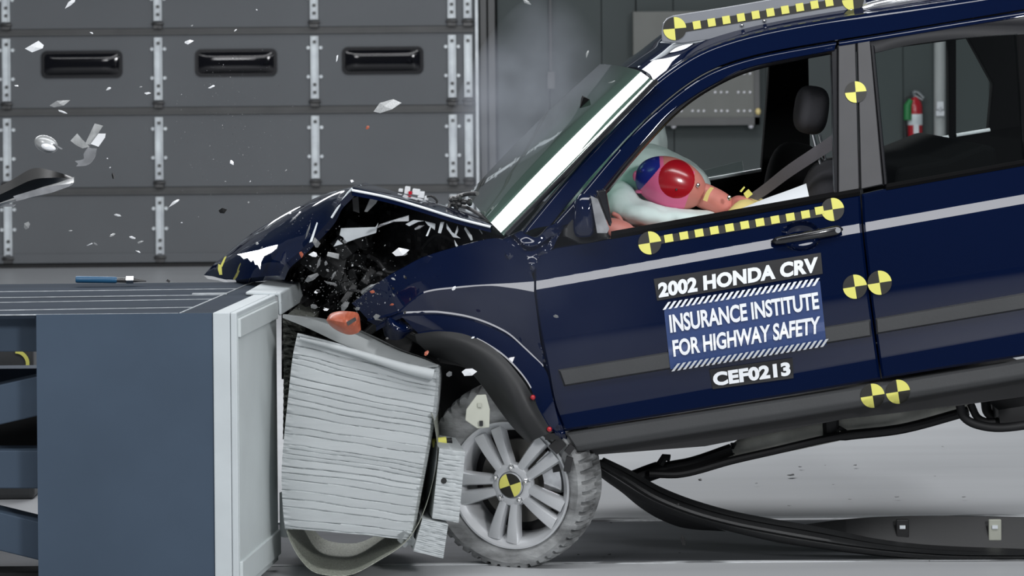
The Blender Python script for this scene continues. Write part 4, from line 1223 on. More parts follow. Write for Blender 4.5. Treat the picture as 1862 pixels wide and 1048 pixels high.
# rim barrel and flange
rimp = [(0.190, -0.13), (0.196, -0.03), (0.204, -0.012), (0.210, -0.008), (0.216, 0.004), (0.2205, 0.012), (0.219, 0.016), (0.213, 0.015), (0.205, 0.004), (0.198, -0.004), (0.188, -0.016), (0.180, -0.05), (0.178, -0.13)]
obj('rim', MB().lathe(rimp, WM, 96, closed=True), 'alloy', wheel, smooth=40)
sp = MB()
def spoke_pts(a0, r0, r1, w0, w1, z0, z1, n=8):
    out = []
    for i in range(n + 1):
        f = i / n; r = r0 + (r1 - r0) * f
        ww = w0 + (w1 - w0) * f ** 1.4
        zc = z0 + (z1 - z0) * f + 0.006 * math.sin(PI * f)
        row = []
        for (u, dz) in ((-1, -0.028), (-1, -0.004), (-0.72, 0.004), (0, 0.005), (0.72, 0.004), (1, -0.004), (1, -0.028)):
            x_, y_ = r, u * ww / 2
            ca, sa = math.cos(a0), math.sin(a0)
            row.append(WM @ Vector((x_ * ca - y_ * sa, x_ * sa + y_ * ca, zc + dz)))
        out.append(row)
    return out
for k in range(5):
    th = R(115 - 72 * k)
    for s_ in (-1, 1):
        # each arm of a twin spoke starts beside the hub and splays slightly
        a = th + s_ * R(13.5)
        rows = []
        for i in range(11):
            f = i / 10; r = 0.055 + (0.198 - 0.055) * f
            off = s_ * (0.0185 + 0.0175 * f ** 0.9)
            ww = 0.031 + 0.021 * f
            zc = -0.004 + 0.006 * f + 0.006 * math.sin(PI * f)
            row = []
            for (u, dz) in ((-1, -0.03), (-1, -0.006), (-0.75, 0.003), (0, 0.005), (0.75, 0.003), (1, -0.006), (1, -0.03)):
                y_ = off + u * ww / 2
                row.append(WM @ Vector((r * math.cos(th) - y_ * math.sin(th), r * math.sin(th) + y_ * math.cos(th), zc + dz)))
            rows.append(row)
        A = sp.grid(rows, back=None); 
        for r_ in (A[0], A[-1]): sp.face(r_)
sp.lathe([(0.001, -0.03), (0.074, -0.03), (0.077, -0.012), (0.072, 0.0), (0.055, 0.006), (0.047, 0.004), (0.046, -0.004), (0.001, -0.004)], WM, 60)
obj('spokes', sp, 'alloy', wheel, smooth=40)
for k in range(5):
    th = R(86 - 72 * k)
    c_ = lambda z: WP(0.060, th, z)
    lm = MB(); lm.tube([c_(-0.002), c_(0.008), c_(0.010)], [0.0125, 0.0125, 0.009], 6); lm.ell(c_(0.011), (0.0085, 0.0085, 0.0085), seg=12, rings=8)
    obj('lug_nut', lm, 'chrome', wheel, smooth=30)
capm = MB()
G = []
n = 48
cc = capm.vert(WP(0, 0, 0.013))
for q, z in ((0.02, 0.013), (0.041, 0.011)):
    G.append([capm.vert(WP(q, R(20) + 2 * PI * a / n, z)) for a in range(n)])
sk_ = [capm.vert(WP(0.0445, R(20) + 2 * PI * a / n, 0.0)) for a in range(n)]
for a in range(n):
    b = (a + 1) % n; qd = 0 if (a * 4 // n) % 2 == 0 else 1
    capm.face((cc, G[0][a], G[0][b]), qd); capm.face((G[0][a], G[1][a], G[1][b], G[0][b]), qd)
    capm.face((G[1][a], sk_[a], sk_[b], G[1][b]), 2)
obj('target_marker', capm, ['black_st', 'yellow', 'alloy'], wheel, smooth=60)
# brake disc and caliper behind the spokes
obj('brake_disc', MB().lathe([(0.04, -0.075), (0.145, -0.075), (0.145, -0.095), (0.04, -0.095)], WM, 48, closed=True), 'brake', wheel, smooth=30)
cm = MB()
for a in range(8): pass
rows = [[WP(r, R(-10 + 6 * k), z) for k in range(10)] for r, z in ((0.10, -0.05), (0.165, -0.05), (0.168, -0.10))]
cm.grid(rows, back=zz * -0.02)
obj('brake_caliper', cm, 'silver', wheel, smooth=40)
obj('hub_well', MB().lathe([(0.001, -0.10), (0.185, -0.10), (0.185, -0.13), (0.001, -0.13)], WM, 48), 'dark', wheel, smooth=30)
# bracket stuck on the tyre above the rim
bq = [(867, 719), (884, 718), (891, 745), (890, 778), (868, 780), (846, 765), (848, 745)]
mb = MB(); mb.prism([K(x, y, -0.115 + (790 - y) * 0.0006) for x, y in bq], EY * 0.012)
bk = obj('bracket_plate', mb, 'bracket', car, smooth=0, mods=[('BEVEL', dict(width=0.003, segments=2))])
obj('bolt', MB().box(K(875, 770, -0.11), (0.012, 0.012, 0.016)), 'dark', bk, smooth=0)
obj('bolt', MB().box(K(872, 737, -0.085), (0.012, 0.012, 0.014)), 'bracket', bk, smooth=0)
# yellow tipped damper end seen left of the rim
mb = MB(); mb.tube([K(786, 806, 0.05), K(812, 803, 0.05)], 0.016, 14)
ys = obj('yellow_damper', mb, 'yellow', car)
obj('damper_rod', MB().tube([K(808, 803, 0.05), K(822, 801, 0.05)], 0.010, 10), 'dark', ys)
# inner wheel housing: dark
hs_ = [[(800, 660, .25), (850, 672, .2), (905, 720, .15), (960, 770, .12), (1030, 830, .1)], [(790, 650, .75), (850, 640, .75), (920, 680, .75), (980, 740, .75), (1050, 800, .75)]]
obj('wheel_housing', ribbon(hs_, 30, back=Vector((0, 0, 0.02))), 'dark', car)
mb = MB(); mb.prism([K(x, y, .55) for x, y in ((760, 640), (860, 640), (960, 700), (1080, 800), (1060, 850), (985, 860), (900, 800), (800, 790), (775, 700))], EY * 0.04)
obj('strut_tower', mb, 'dark', car, smooth=0)
# bits between wheel and sill
mb = MB(); rnd = random.Random(4)
for i in range(16):
    x, y = rnd.uniform(1000, 1060), rnd.uniform(790, 850)
    mb.box(K(x, y, rnd.uniform(-.05, .15)), (rnd.uniform(.02, .06), rnd.uniform(.02, .06), rnd.uniform(.02, .06)), Matrix.Rotation(rnd.uniform(-1, 1), 3, 'Y'))
obj('torn_liner', mb, 'dark', car, smooth=0)
# ---- underbody: exhaust, rods, rear suspension
ex = MB(); ex.tube(cr_spline([K(1245, 850, .5), K(1290, 838, .5), K(1330, 824, .5)], 12), 0.02, 12)
ex.tube(cr_spline([K(1328, 822, .5), K(1344, 816, .5), K(1362, 812, .5), K(1420, 801, .5), K(1500, 784, .5), K(1560, 771, .5), K(1640, 757, .5), K(1760, 735, .5)], 40), [0.02, 0.026, 0.035] + [0.045] * 25 + [0.04, .034, .03] + [0.026] * 9, 18)
exo = obj('exhaust_pipe', ex, 'exhaust', car, smooth=50)
fx_ = MB(); fx_.tube([K(1334, 826, .49), K(1334, 806, .49)], 0.012, 8); obj('exhaust_hanger', fx_, 'dark', exo)
obj('exhaust_hanger', MB().tube([K(1512, 800, .45), K(1510, 762, .45)], 0.03, 10), 'dark', exo)
obj('hanger_pin', MB().tube([K(1525, 778, .42), K(1542, 788, .42)], 0.008, 8), 'dark', exo)
rd = MB(); rd.tube(cr_spline([K(1150, 872, .45), K(1200, 854, .45), K(1260, 842, .45), K(1330, 818, .45)], 20), [0.03] * 6 + [.022] * 14, 10)
rd.tube(cr_spline([K(1180, 862, .4), K(1240, 862, .4), K(1330, 838, .4), K(1400, 822, .4), K(1520, 795, .4), K(1640, 780, .4), K(1760, 748, .4)], 50), [0.014] * 30 + [0.018] * 20, 10)
obj('underbody_rod', rd, 'dark', car)
ob = MB(); ob.tube([K(1200, 845, .4), K(1208, 832, .4), K(1218, 834, .4)], 0.014, 8)
obj('underbody_stud', ob, 'dark', car)
rs = MB(); rs.tube(cr_spline([K(1745, 735, .3), K(1752, 758, .3), K(1775, 772, .3), K(1820, 778, .3), K(1900, 768, .3)], 30), 0.016, 10)
rs.tube(cr_spline([K(1765, 735, .4), K(1778, 760, .4), K(1800, 768, .4), K(1900, 750, .4)], 30), 0.014, 10)
rs.tube(cr_spline([K(1792, 730, .5), K(1796, 750, .5), K(1812, 762, .5)], 12), 0.018, 10)
rs.box(K(1860, 745, .5), (0.22, 0.3, 0.07), Matrix.Rotation(R(-8), 3, 'Y'))
obj('rear_suspension', rs, 'dark', car, smooth=40)
# ---- far side of the cabin seen through the windows
WF = 1.42
def far(name, q, m='interior', w_=WF, th=0.05, par=car):
    mb = MB(); mb.prism([K(x, y, w_) for x, y in q], EY * th)
    return obj(name, mb, m, par, smooth=0, mods=[('BEVEL', dict(width=0.006, segments=2))])
far('far_door', ((1100, 372), (1180, 345), (1283, 329), (1386, 311), (1740, 246), (1900, 218), (1900, 600), (1000, 700), (1000, 420)), par=car)
for q_ in (((1180, 345), (1283, 327), (1384, 309)), ((1600, 272), (1725, 249)), ((1739, 246), (1800, 236))):
    obj('far_sill_trim', MB().tube([K(x, y, WF - .01) for x, y in q_], 0.007, 8), 'galv', car)
far('far_pillar', ((1402, 90), (1470, 90), (1474, 300), (1384, 316), (1390, 240)))
far('far_pillar', ((1724, 50), (1739, 50), (1739, 250), (1726, 252)))
far('far_quarter', ((1758, 66), (1900, 40), (1900, 260), (1796, 250), (1805, 152)))
far('far_roof_rail', ((1122, 140), (1200, 95), (1300, 62), (1900, -40), (1900, 60), (1760, 70), (1590, 92), (1480, 100), (1400, 112), (1290, 124), (1200, 138)), w_=WF + 0.01)
far('far_pillar', ((1122, 136), (1136, 138), (890, 378), (874, 378)), w_=WF - .04)
far('far_glass_edge', ((1270, 312), (1350, 292), (1353, 312), (1275, 327)), 'glass_clear', WF + 0.02, 0.004)
# seats
def seat(px, py, w_, name='front_seat', scale=1.0, par=car, m='cloth'):
    """backrest block, headrest; px,py = top centre of the headrest at depth w_"""
    mb = MB()
    def e(x, y, rx, rz, d=0.0, ry=0.13, rot=0): mb.ell(K(x, y, w_ + d), (rx / PM, ry, rz / PM), Matrix.Rotation(R(rot), 3, 'Y'), seg=28, rings=18, fn=lambda q: 1 / max(abs(q.x) ** 3 + abs(q.y) ** 3 + abs(q.z) ** 3, .25) ** (1 / 3) * .92)
    return mb, e
mb, e = seat(1475, 150, 0.42)
e(1475, 200, 34, 50, 0, .13, 8)
hd_ = obj('headrest', mb, 'cloth', car, smooth=60)
mb, e = seat(0, 0, 0.45)
e(1505, 400, 62, 125, 0, .25, 10); e(1440, 520, 110, 40, 0, .25)
st_ = obj('front_seat', mb, 'cloth', car, smooth=60)
obj('headrest_post', MB().tube([K(1478, 245, .40), K(1492, 300, .40)], .006, 8).tube([K(1490, 245, .44), K(1502, 300, .44)], .006, 8), 'chrome', car)
mb, e = seat(0, 0, 1.05)
e(1440, 350, 60, 110, 0, .25, 10)
obj('front_seat', mb, 'interior', car, smooth=60)
mb = MB(); mb.prism([K(x, y, .15) for x, y in ((1630, 305), (1720, 290), (1790, 262), (1812, 268), (1830, 560), (1600, 560))], EY * 1.15)
obj('rear_seat', mb, 'interior', car, smooth=0, mods=[('BEVEL', dict(width=0.02, segments=3))])
# seat belt
bl = [(1524, 238, .12), (1480, 268, .2), (1430, 302, .3), (1385, 338, .38), (1345, 366, .42), (1315, 388, .44)]
b2 = [(1524, 266, .12), (1484, 292, .2), (1438, 322, .3), (1397, 352, .38), (1358, 378, .42), (1330, 402, .44)]
belt = obj('seat_belt', ribbon([bl, b2], 40, back=EY * 0.003), 'belt', car)
obj('belt_marker', MB().prism([K(x, y, .375) for x, y in ((1352, 352), (1361, 344), (1369, 353), (1358, 362))], EY * 0.003), 'yellow', belt, smooth=0)
obj('belt_marker', MB().prism([K(x, y, .375) for x, y in ((1345, 348), (1353, 339), (1355, 341), (1348, 350))], EY * 0.003), 'yellow', belt, smooth=0)
# dashboard, steering wheel, inside mirror
mb = MB(); mb.prism([K(x, y, .12) for x, y in ((930, 446), (1010, 405), (1090, 408), (1120, 440), (1120, 600), (950, 600))], EY * 1.25)
obj('dashboard', mb, 'interior', car, smooth=0, mods=[('BEVEL', dict(width=0.02, segments=3))])
mb = MB(); c_ = K(1112, 452, .50); A_ = Matrix.Rotation(R(-62), 3, 'Y')
mb.tube([c_ + A_ @ Vector((0.185 * math.cos(2 * PI * i / 40), 0.185 * math.sin(2 * PI * i / 40), 0)) for i in range(41)], 0.014, 10)
mb.tube([c_, K(1060, 470, .42)], 0.03, 10)
obj('steering_wheel', mb, 'black_plastic', car)
mb = MB(); mb.box(K(1062, 192, .72), (0.03, 0.22, 0.06), Matrix.Rotation(R(20), 3, 'Y')); mb.tube([K(1068, 188, .72), K(1110, 185, .72)], .01, 8); mb.ell(K(1084, 208, .5), (.03, .05, .03))
obj('rear_view_mirror', mb, 'interior', car, smooth=50)
# airbags
def airbag(name, blobs, vox, seed):
    mb = MB()
    for (x, y, w_, rx, ry, rz, rot) in blobs:
        mb.ell(K(x, y, w_), (rx / PM, ry, rz / PM), Matrix.Rotation(R(rot), 3, 'Y'), seg=32, rings=20)
    tx = bpy.data.textures.new(name, 'CLOUDS'); tx.noise_scale = 0.09
    return obj(name, mb, 'airbag', car, smooth=180, mods=[('REMESH', dict(mode='VOXEL', voxel_size=vox, use_smooth_shade=True)), ('SMOOTH', dict(factor=0.6, iterations=8)), ('DISPLACE', dict(texture=tx, strength=0.02, mid_level=0.5))])
airbag('driver_airbag', ((1165, 345, .68, 92, .2, 78, 0), (1190, 312, .68, 80, .15, 50, 25), (1215, 318, .66, 76, .14, 44, 20), (1250, 330, .62, 50, .12, 36, 40), (1175, 392, .40, 76, .13, 27, 10), (1250, 398, .38, 62, .11, 20, 12), (1125, 370, .46, 40, .14, 44, 0), (1285, 400, .38, 30, .1, 18, 10)), 0.010, 1)
airbag('passenger_airbag', ((1160, 272, 1.05, 58, .2, 78, 20), (1120, 320, 1.0, 70, .2, 70, 0), (1060, 350, 1.0, 70, .25, 60, 30), (1110, 250, 1.1, 45, .2, 60, 30)), 0.014, 2)

# ================================================================== CRASH DUMMY
dm = root('crash_test_dummy', K(1460, 560, .45), 'crash test dummy with red and pink painted head pressed into the airbag', 'crash test dummy')
# head: ellipsoid with paint areas by position
HC = K(1220, 334, .40); HA = Matrix.Rotation(R(22), 3, 'Y')
hm = MB(); seg, rings = 360, 240
def hfn(d):
    k = 1.0
    if d.x > 0.2: k *= 1 - 0.10 * (d.x - 0.2) * max(0, -d.z)
    k += 0.05 * max(0, -d.x) * max(0, -d.z)
    return k
hm.ell((0, 0, 0), (0.130, 0.078, 0.092), None, seg, rings, fn=hfn)
for i, f in enumerate(hm.f):
    c = sum((hm.v[j] for j in f), Vector()) / len(f)
    w_ = HA @ c
    # distances in metres on the side view
    dx, dz = w_.x * PM, -w_.z * PM
    x, y = 1220 + dx, 334 + dz
    m_ = 0
    if c.y < 0.078:
        ed = ((x - 1229) / 34.5) ** 2 + ((y - 324) / 36) ** 2
        rr_ = ((x - 1229) * 0.9 + (y - 324) * 0.35, (y - 324) * 0.95 - (x - 1229) * 0.3)
        if ed < 1: m_ = 1
        elif x < 1198 and y < 345 - (x - 1160) * 1.15: m_ = 3
        elif x < 1254 - (y - 345) * .3 and not (x > 1205 and y < 310): m_ = 2
    hm.m[i] = m_
hm.v = [HC + HA @ v for v in hm.v]
head = obj('head', hm, ['skin', 'red', 'pink', 'blue'], dm, smooth=180)
fm = MB()
def HP(x, y, z): return HC + HA @ Vector((x, y, z))
fm.ell(HP(-0.122, 0.0, -0.02), (0.015, 0.013, 0.020)); fm.ell(HP(-0.092, 0, -0.066), (0.018, 0.028, 0.008))
obj('nose_and_mouth', fm, 'pink', head, smooth=180)
fm = MB(); fm.ell(HP(-0.112, -0.034, 0.008), (0.010, 0.014, 0.009)); fm.ell(HP(-0.112, 0.034, 0.008), (0.010, 0.014, 0.009))
obj('eyes', fm, 'blue', head, smooth=180)
fm = MB(); fm.ell(HP(0.02, -0.079, -0.01), (0.004, 0.004, 0.004)); 
obj('head_screw', fm, 'metal_dark', head)
fm = MB(); fm.ell(K(1269, 337, .335), (0.008, 0.006, 0.008))
obj('bolt', fm, 'chrome', head)
obj('bolt', MB().ell(K(1326, 360, .33), (.008, .006, .01)), 'chrome', head)
obj('neck_strap', ribbon([[(1292, 340, .33), (1284, 350, .325), (1278, 364, .325)], [(1298, 342, .335), (1291, 352, .33), (1286, 367, .33)]], 12, back=EY * .003), 'shirt', dm)
# body: one continuous skin grown over a skeleton
def skinned(name, verts, edges_, m, parent, sub=2, rt=0):
    off = base_of(parent)
    me = bpy.data.meshes.new(name)
    me.from_pydata([Vector(v[0]) - off for v in verts], edges_, [])
    o = bpy.data.objects.new(name, me); COL.objects.link(o); o.parent = parent
    md = o.modifiers.new('skin', 'SKIN'); md.use_smooth_shade = True; md.branch_smoothing = 0.6
    for i, v in enumerate(verts):
        sv = me.skin_vertices[0].data[i]; r = v[1]
        sv.radius = r if isinstance(r, tuple) else (r, r); sv.use_root = (i == rt)
    s2 = o.modifiers.new('sub', 'SUBSURF'); s2.levels = sub; s2.render_levels = sub
    me.materials.append(M[m])
    return o
V = [(K(1465, 545, .45), .13), (K(1440, 490, .45), .125), (K(1405, 430, .45), .13), (K(1365, 392, .45), .115), (K(1325, 376, .43), .055), (K(1285, 358, .41), .050), (K(1258, 348, .40), .050),
     (K(1355, 398, .25), .06), (K(1300, 440, .20), .045), (K(1240, 455, .22), .038), (K(1185, 438, .28), .032), (K(1135, 420, .30), .026),
     (K(1355, 398, .65), .06), (K(1300, 440, .70), .045), (K(1240, 450, .66), .036), (K(1160, 430, .58), .026),
     (K(1440, 560, .33), .085), (K(1340, 540, .32), .075), (K(1250, 535, .32), .06), (K(1190, 610, .32), .048), (K(1140, 690, .32), .036), (K(1105, 690, .32), .03),
     (K(1440, 560, .57), .085), (K(1340, 540, .58), .075), (K(1250, 535, .58), .06), (K(1190, 610, .58), .048), (K(1140, 690, .58), .036), (K(1105, 690, .58), .03)]
E = [(0, 1), (1, 2), (2, 3), (3, 4), (4, 5), (5, 6), (3, 7), (7, 8), (8, 9), (9, 10), (10, 11), (3, 12), (12, 13), (13, 14), (14, 15), (0, 16), (16, 17), (17, 18), (18, 19), (19, 20), (20, 21), (0, 22), (22, 23), (23, 24), (24, 25), (25, 26), (26, 27)]
skinned('body', V, E, 'skin', dm)
# shirt
Vs = [(K(1440, 492, .45), .145), (K(1408, 434, .45), .15), (K(1372, 398, .45), .128), (K(1350, 386, .44), .085), (K(1357, 400, .25), .072), (K(1325, 424, .22), .062), (K(1357, 400, .65), .072), (K(1325, 424, .68), .062)]
skinned('shirt', Vs, [(0, 1), (1, 2), (2, 3), (2, 4), (4, 5), (2, 6), (6, 7)], 'shirt', dm)
# near hand on the steering wheel
def hand(c, dirv, up, name):
    side = dirv.cross(up).normalized()
    V = [(c, .022), (c + dirv * .035, (.02, .026)), (c + dirv * .075, (.016, .024))]; E = [(0, 1), (1, 2)]
    skinned(name, V + [], E, 'skin', dm)
    fv, fe = [], []
    for i, (o_, L_) in enumerate(((-.027, .030), (-.009, .034), (.009, .032), (.026, .026))):
        b = c + dirv * .072 + up * o_
        p1 = b + dirv * L_; p2 = p1 + (dirv * .5 - side * .8) * L_ * .8; p3 = p2 - (dirv * .3 + side * .8) * L_ * .6
        skinned('finger', [(b - dirv * .02, .009), (p1, .0085), (p2, .008), (p3, .007)], [(0, 1), (1, 2), (2, 3)], 'skin', bpy.data.objects[name])
    b = c + dirv * .02 + up * .026
    skinned('thumb', [(b, .010), (b + up * .02 + dirv * .02, .0095), (b + up * .025 + dirv * .045 - side * .01, .008)], [(0, 1), (1, 2)], 'skin', bpy.data.objects[name])
hand(K(1138, 421, .30), Vector((-.95, 0, .25)).normalized(), Vector((.25, 0, .95)).normalized(), 'hand')
# pinkish arm vinyl visible under the airbag
mb = MB(); mb.ell(K(1118, 418, .22), (.075, .05, .04), Matrix.Rotation(R(12), 3, 'Y')); 
obj('dummy_arm_vinyl', mb, 'skin', car, smooth=180)
# white card leaning inside the window
mb = ribbon([[(1316, 394, .10), (1380, 366, .12), (1440, 344, .14), (1466, 334, .15)], [(1316, 397, .07), (1380, 382, .07), (1440, 372, .07), (1473, 366, .07)]], 20, back=EY * .004)
tag(obj('white_card', mb, 'white_card', smooth=60), 'white card lying along the inside of the front side window sill', 'card')

# ================================================================== LOOSE THINGS
# long plastic body moulding torn off and trailing on the floor
ms = root('trailing_moulding', at(1500, 1015, .2) * Vector((1, 1, 0)), 'long black plastic moulding torn loose, curving from behind the front wheel down along the floor', 'plastic moulding')
A_ = [(1098, 833), (1150, 858), (1200, 886), (1260, 910), (1330, 930), (1400, 944), (1470, 956), (1530, 968), (1600, 982), (1700, 993), (1900, 1001)]
B_ = [(1082, 840), (1132, 870), (1190, 906), (1260, 934), (1330, 953), (1400, 967), (1480, 981), (1560, 993), (1650, 1003), (1750, 1009), (1900, 1010)]
C_ = [(1066, 848), (1120, 888), (1180, 920), (1240, 943), (1300, 960), (1400, 984), (1500, 1000), (1600, 1012), (1700, 1019), (1900, 1024)]
def track(pts, Y): return cr_spline([at(x, y, Y) for x, y in pts], 90)
ra, rb, rc = track(A_, .22), track(B_, .10), track(C_, .18)
def mixr(p, q, f, push=0.0): return [a.lerp(b, f) + Vector((0, push, 0)) for a, b in zip(p, q)]
mb = MB(); mb.grid([ra, mixr(ra, rb, .3, -.03), mixr(ra, rb, .38, -.01), mixr(ra, rb, .7, -.03), rb, mixr(rb, rc, .15, .01), mixr(rb, rc, .3, -.005), mixr(rb, rc, .7, -.015), rc], back=Vector((0, 0.012, 0)))
obj('channel', mb, 'black_plastic', ms, smooth=40)
rd_ = track([(1078, 850), (1130, 895), (1165, 924), (1200, 945), (1245, 961), (1320, 967)], .30)
mb = MB(); mb.grid([track(C_[:5], .19), rd_], back=Vector((0, 0.01, 0)))
obj('lower_flap', mb, 'black_plastic', ms, smooth=40)
mb = MB(); mb.grid([track([(1462, 955), (1530, 946), (1600, 941), (1700, 939), (1900, 942)], .36), track([(1462, 957), (1530, 975), (1600, 989), (1700, 1000), (1900, 1008)], .30)], back=Vector((0, 0.008, 0)))
obj('back_flange', mb, 'black_plastic', ms, smooth=40)
for x, m_ in ((1641, 'dark'), (1809, 'galv')):
    c_ = obj('fixing_clip', MB().box(at(x, 964, .325), (0.045, 0.012, 0.075)), m_ if m_ == 'dark' else 'bracket', ms, smooth=0, mods=[('BEVEL', dict(width=0.004, segments=2))])
    obj('clip_slot', MB().box(at(x, 959, .317), (0.02, 0.006, 0.012)), 'galv', c_, smooth=0)
# amber lens lodged over the block corner
lens = MB()
prof_t = [(593, 583), (600, 572), (615, 567), (635, 567), (650, 570), (654, 578)]
prof_b = [(593, 583), (602, 594), (618, 604), (635, 609), (650, 606), (656, 600)]
rows = []
for k in range(9):
    f = k / 8; row = []
    T = cr_spline([Vector((x, y, 0)) for x, y in prof_t], 40); Bm = cr_spline([Vector((x, y, 0)) for x, y in prof_b], 40)
    for i in range(40):
        p = T[i].lerp(Bm[i], f)
        rib = 0.0025 * (1 if (i + k) % 4 < 2 else 0) if 20 < i < 38 and f < .65 else 0
        row.append(at(p.x, p.y, -.30 - 0.05 * math.sin(PI * f) * math.sin(PI * min(1, i / 39 * .9 + .08)) - rib))
    rows.append(row)
lens.grid(rows, back=Vector((0, .012, 0)))
lo = root('amber_lens', at(625, 605, -.3), 'orange ribbed turn signal lens broken off above the crushed block', 'lens')
obj('lens_shell', lens, 'amber', lo, smooth=30)
mb = MB(); mb.prism([at(x, y, -.35) for x, y in ((630, 586), (646, 577), (648, 583), (633, 593))], (0, .004, 0))
obj('dark_inset', mb, 'metal_dark', lo, smooth=0)
# tool lying on the barrier top
tl = root('hand_tool', Vector((at(200, 514, .5).x, .5, ztop)), 'blue handled tool with a steel fitting lying on the barrier top', 'tool')
def tp_(x, y): return at(x, y, .5)
obj('grip', MB().tube([tp_(138, 508.5), tp_(141, 508.5), tp_(210, 509.5), tp_(213, 509.5)], [.011, .0125, .0115, .009], 16), 'tool_blue', tl)
obj('collar', MB().tube([tp_(213, 509.5), tp_(231, 510)], .009, 14), 'metal_dark', tl)
obj('hex_nut', MB().tube([tp_(230, 509), tp_(243, 509)], .015, 6), 'chrome', tl, smooth=0)
obj('shank', MB().tube([tp_(243, 510), tp_(252, 510.5), tp_(266, 511.5)], [.008, .005, .002], 10), 'metal_dark', tl)
mb = MB(); mb.box(at(306, 511, .5), (.012, .01, .008), Matrix.Rotation(.5, 3, 'Y'))
tag(obj('metal_chip', mb, 'metal_dark', smooth=0), 'tiny dark metal chip on the barrier top right of the blue tool', 'metal chip')
# equipment seen through the upper gap of the barrier frame
eq = root('equipment_case', at(30, 700, 1.6) * Vector((1, 1, 0)), 'dark grey case with a yellow mark seen through the upper gap of the barrier frame', 'case')
e0, e1 = at(-60, 622, 1.6), at(60, 622, 1.6)
obj('case_body', MB().box(((e0.x + e1.x) / 2, 1.85, e0.z / 2), (e1.x - e0.x, .5, e0.z)), 'cladding', eq, smooth=0, mods=[('BEVEL', dict(width=.02, segments=3))])
mb = MB(); c_ = at(28, 662, 1.59); r_ = .055
pts = [c_ + Vector((r_ * math.cos(R(a)), 0, r_ * math.sin(R(a)))) for a in range(-30, 91, 12)] + [c_ + Vector((r_ * .75 * math.cos(R(a)), 0, r_ * .75 * math.sin(R(a)))) for a in range(90, -31, -12)]
mb.prism(pts, (0, .006, 0))
obj('target_marker', mb, 'yellow', eq, smooth=0)

# ---- flying fragments -----------------------------------------------------------------------
def shard_mesh(seed, m, curl=0.4, n=6, thick=0.05):
    rnd = random.Random(seed)
    pts = []
    for i in range(n):
        a = 2 * PI * i / n + rnd.uniform(-.35, .35); r = rnd.uniform(.28, .52)
        pts.append((r * math.cos(a), r * math.sin(a)))
    mb = MB()
    f = lambda x, z: curl * (x * x - .08) + .12 * x * z
    c = mb.vert((0, f(0, 0) - .04, 0)); A = [mb.vert((x, f(x, z), z)) for x, z in pts]
    c2 = mb.vert((0, f(0, 0) - .04 + thick, 0)); B = [mb.vert((x, f(x, z) + thick, z)) for x, z in pts]
    for i in range(n):
        j = (i + 1) % n
        mb.face((c, A[j], A[i])); mb.face((c2, B[i], B[j])); mb.face((A[i], A[j], B[j], B[i]))
    me = bpy.data.meshes.new('shard'); me.from_pydata(mb.v, [], mb.f)
    bm = bmesh.new(); bm.from_mesh(me); bmesh.ops.recalc_face_normals(bm, faces=bm.faces); bm.to_mesh(me); bm.free()
    me.materials.append(M[m])
    return me
_meshes = {}
def shard(x, y, L, W, ang, Y, m, label, group=None, name='plastic_shard', seed=0, cat='shard', curl=.4, tilt=0.3):
    key = (seed % 7, m)
    if key not in _meshes: _meshes[key] = shard_mesh(seed % 7 + 3, m, curl)
    o = bpy.data.objects.new(name, _meshes[key]); COL.objects.link(o)
    k = (10 + Y) / FPX
    o.location = at(x, y, Y)
    o.rotation_euler = (tilt * math.sin(seed * 2.1), R(-ang), tilt * math.cos(seed * 1.3))
    o.scale = (L * k, (L + W) * .5 * k, W * k)
    return tag(o, label, cat, group)
M_D = 'metal_dark'
W_, G_, B_k, A_m, R_d = 'shard_white', 'shard_grey', 'shard_black', 'amber', 'shard_red'
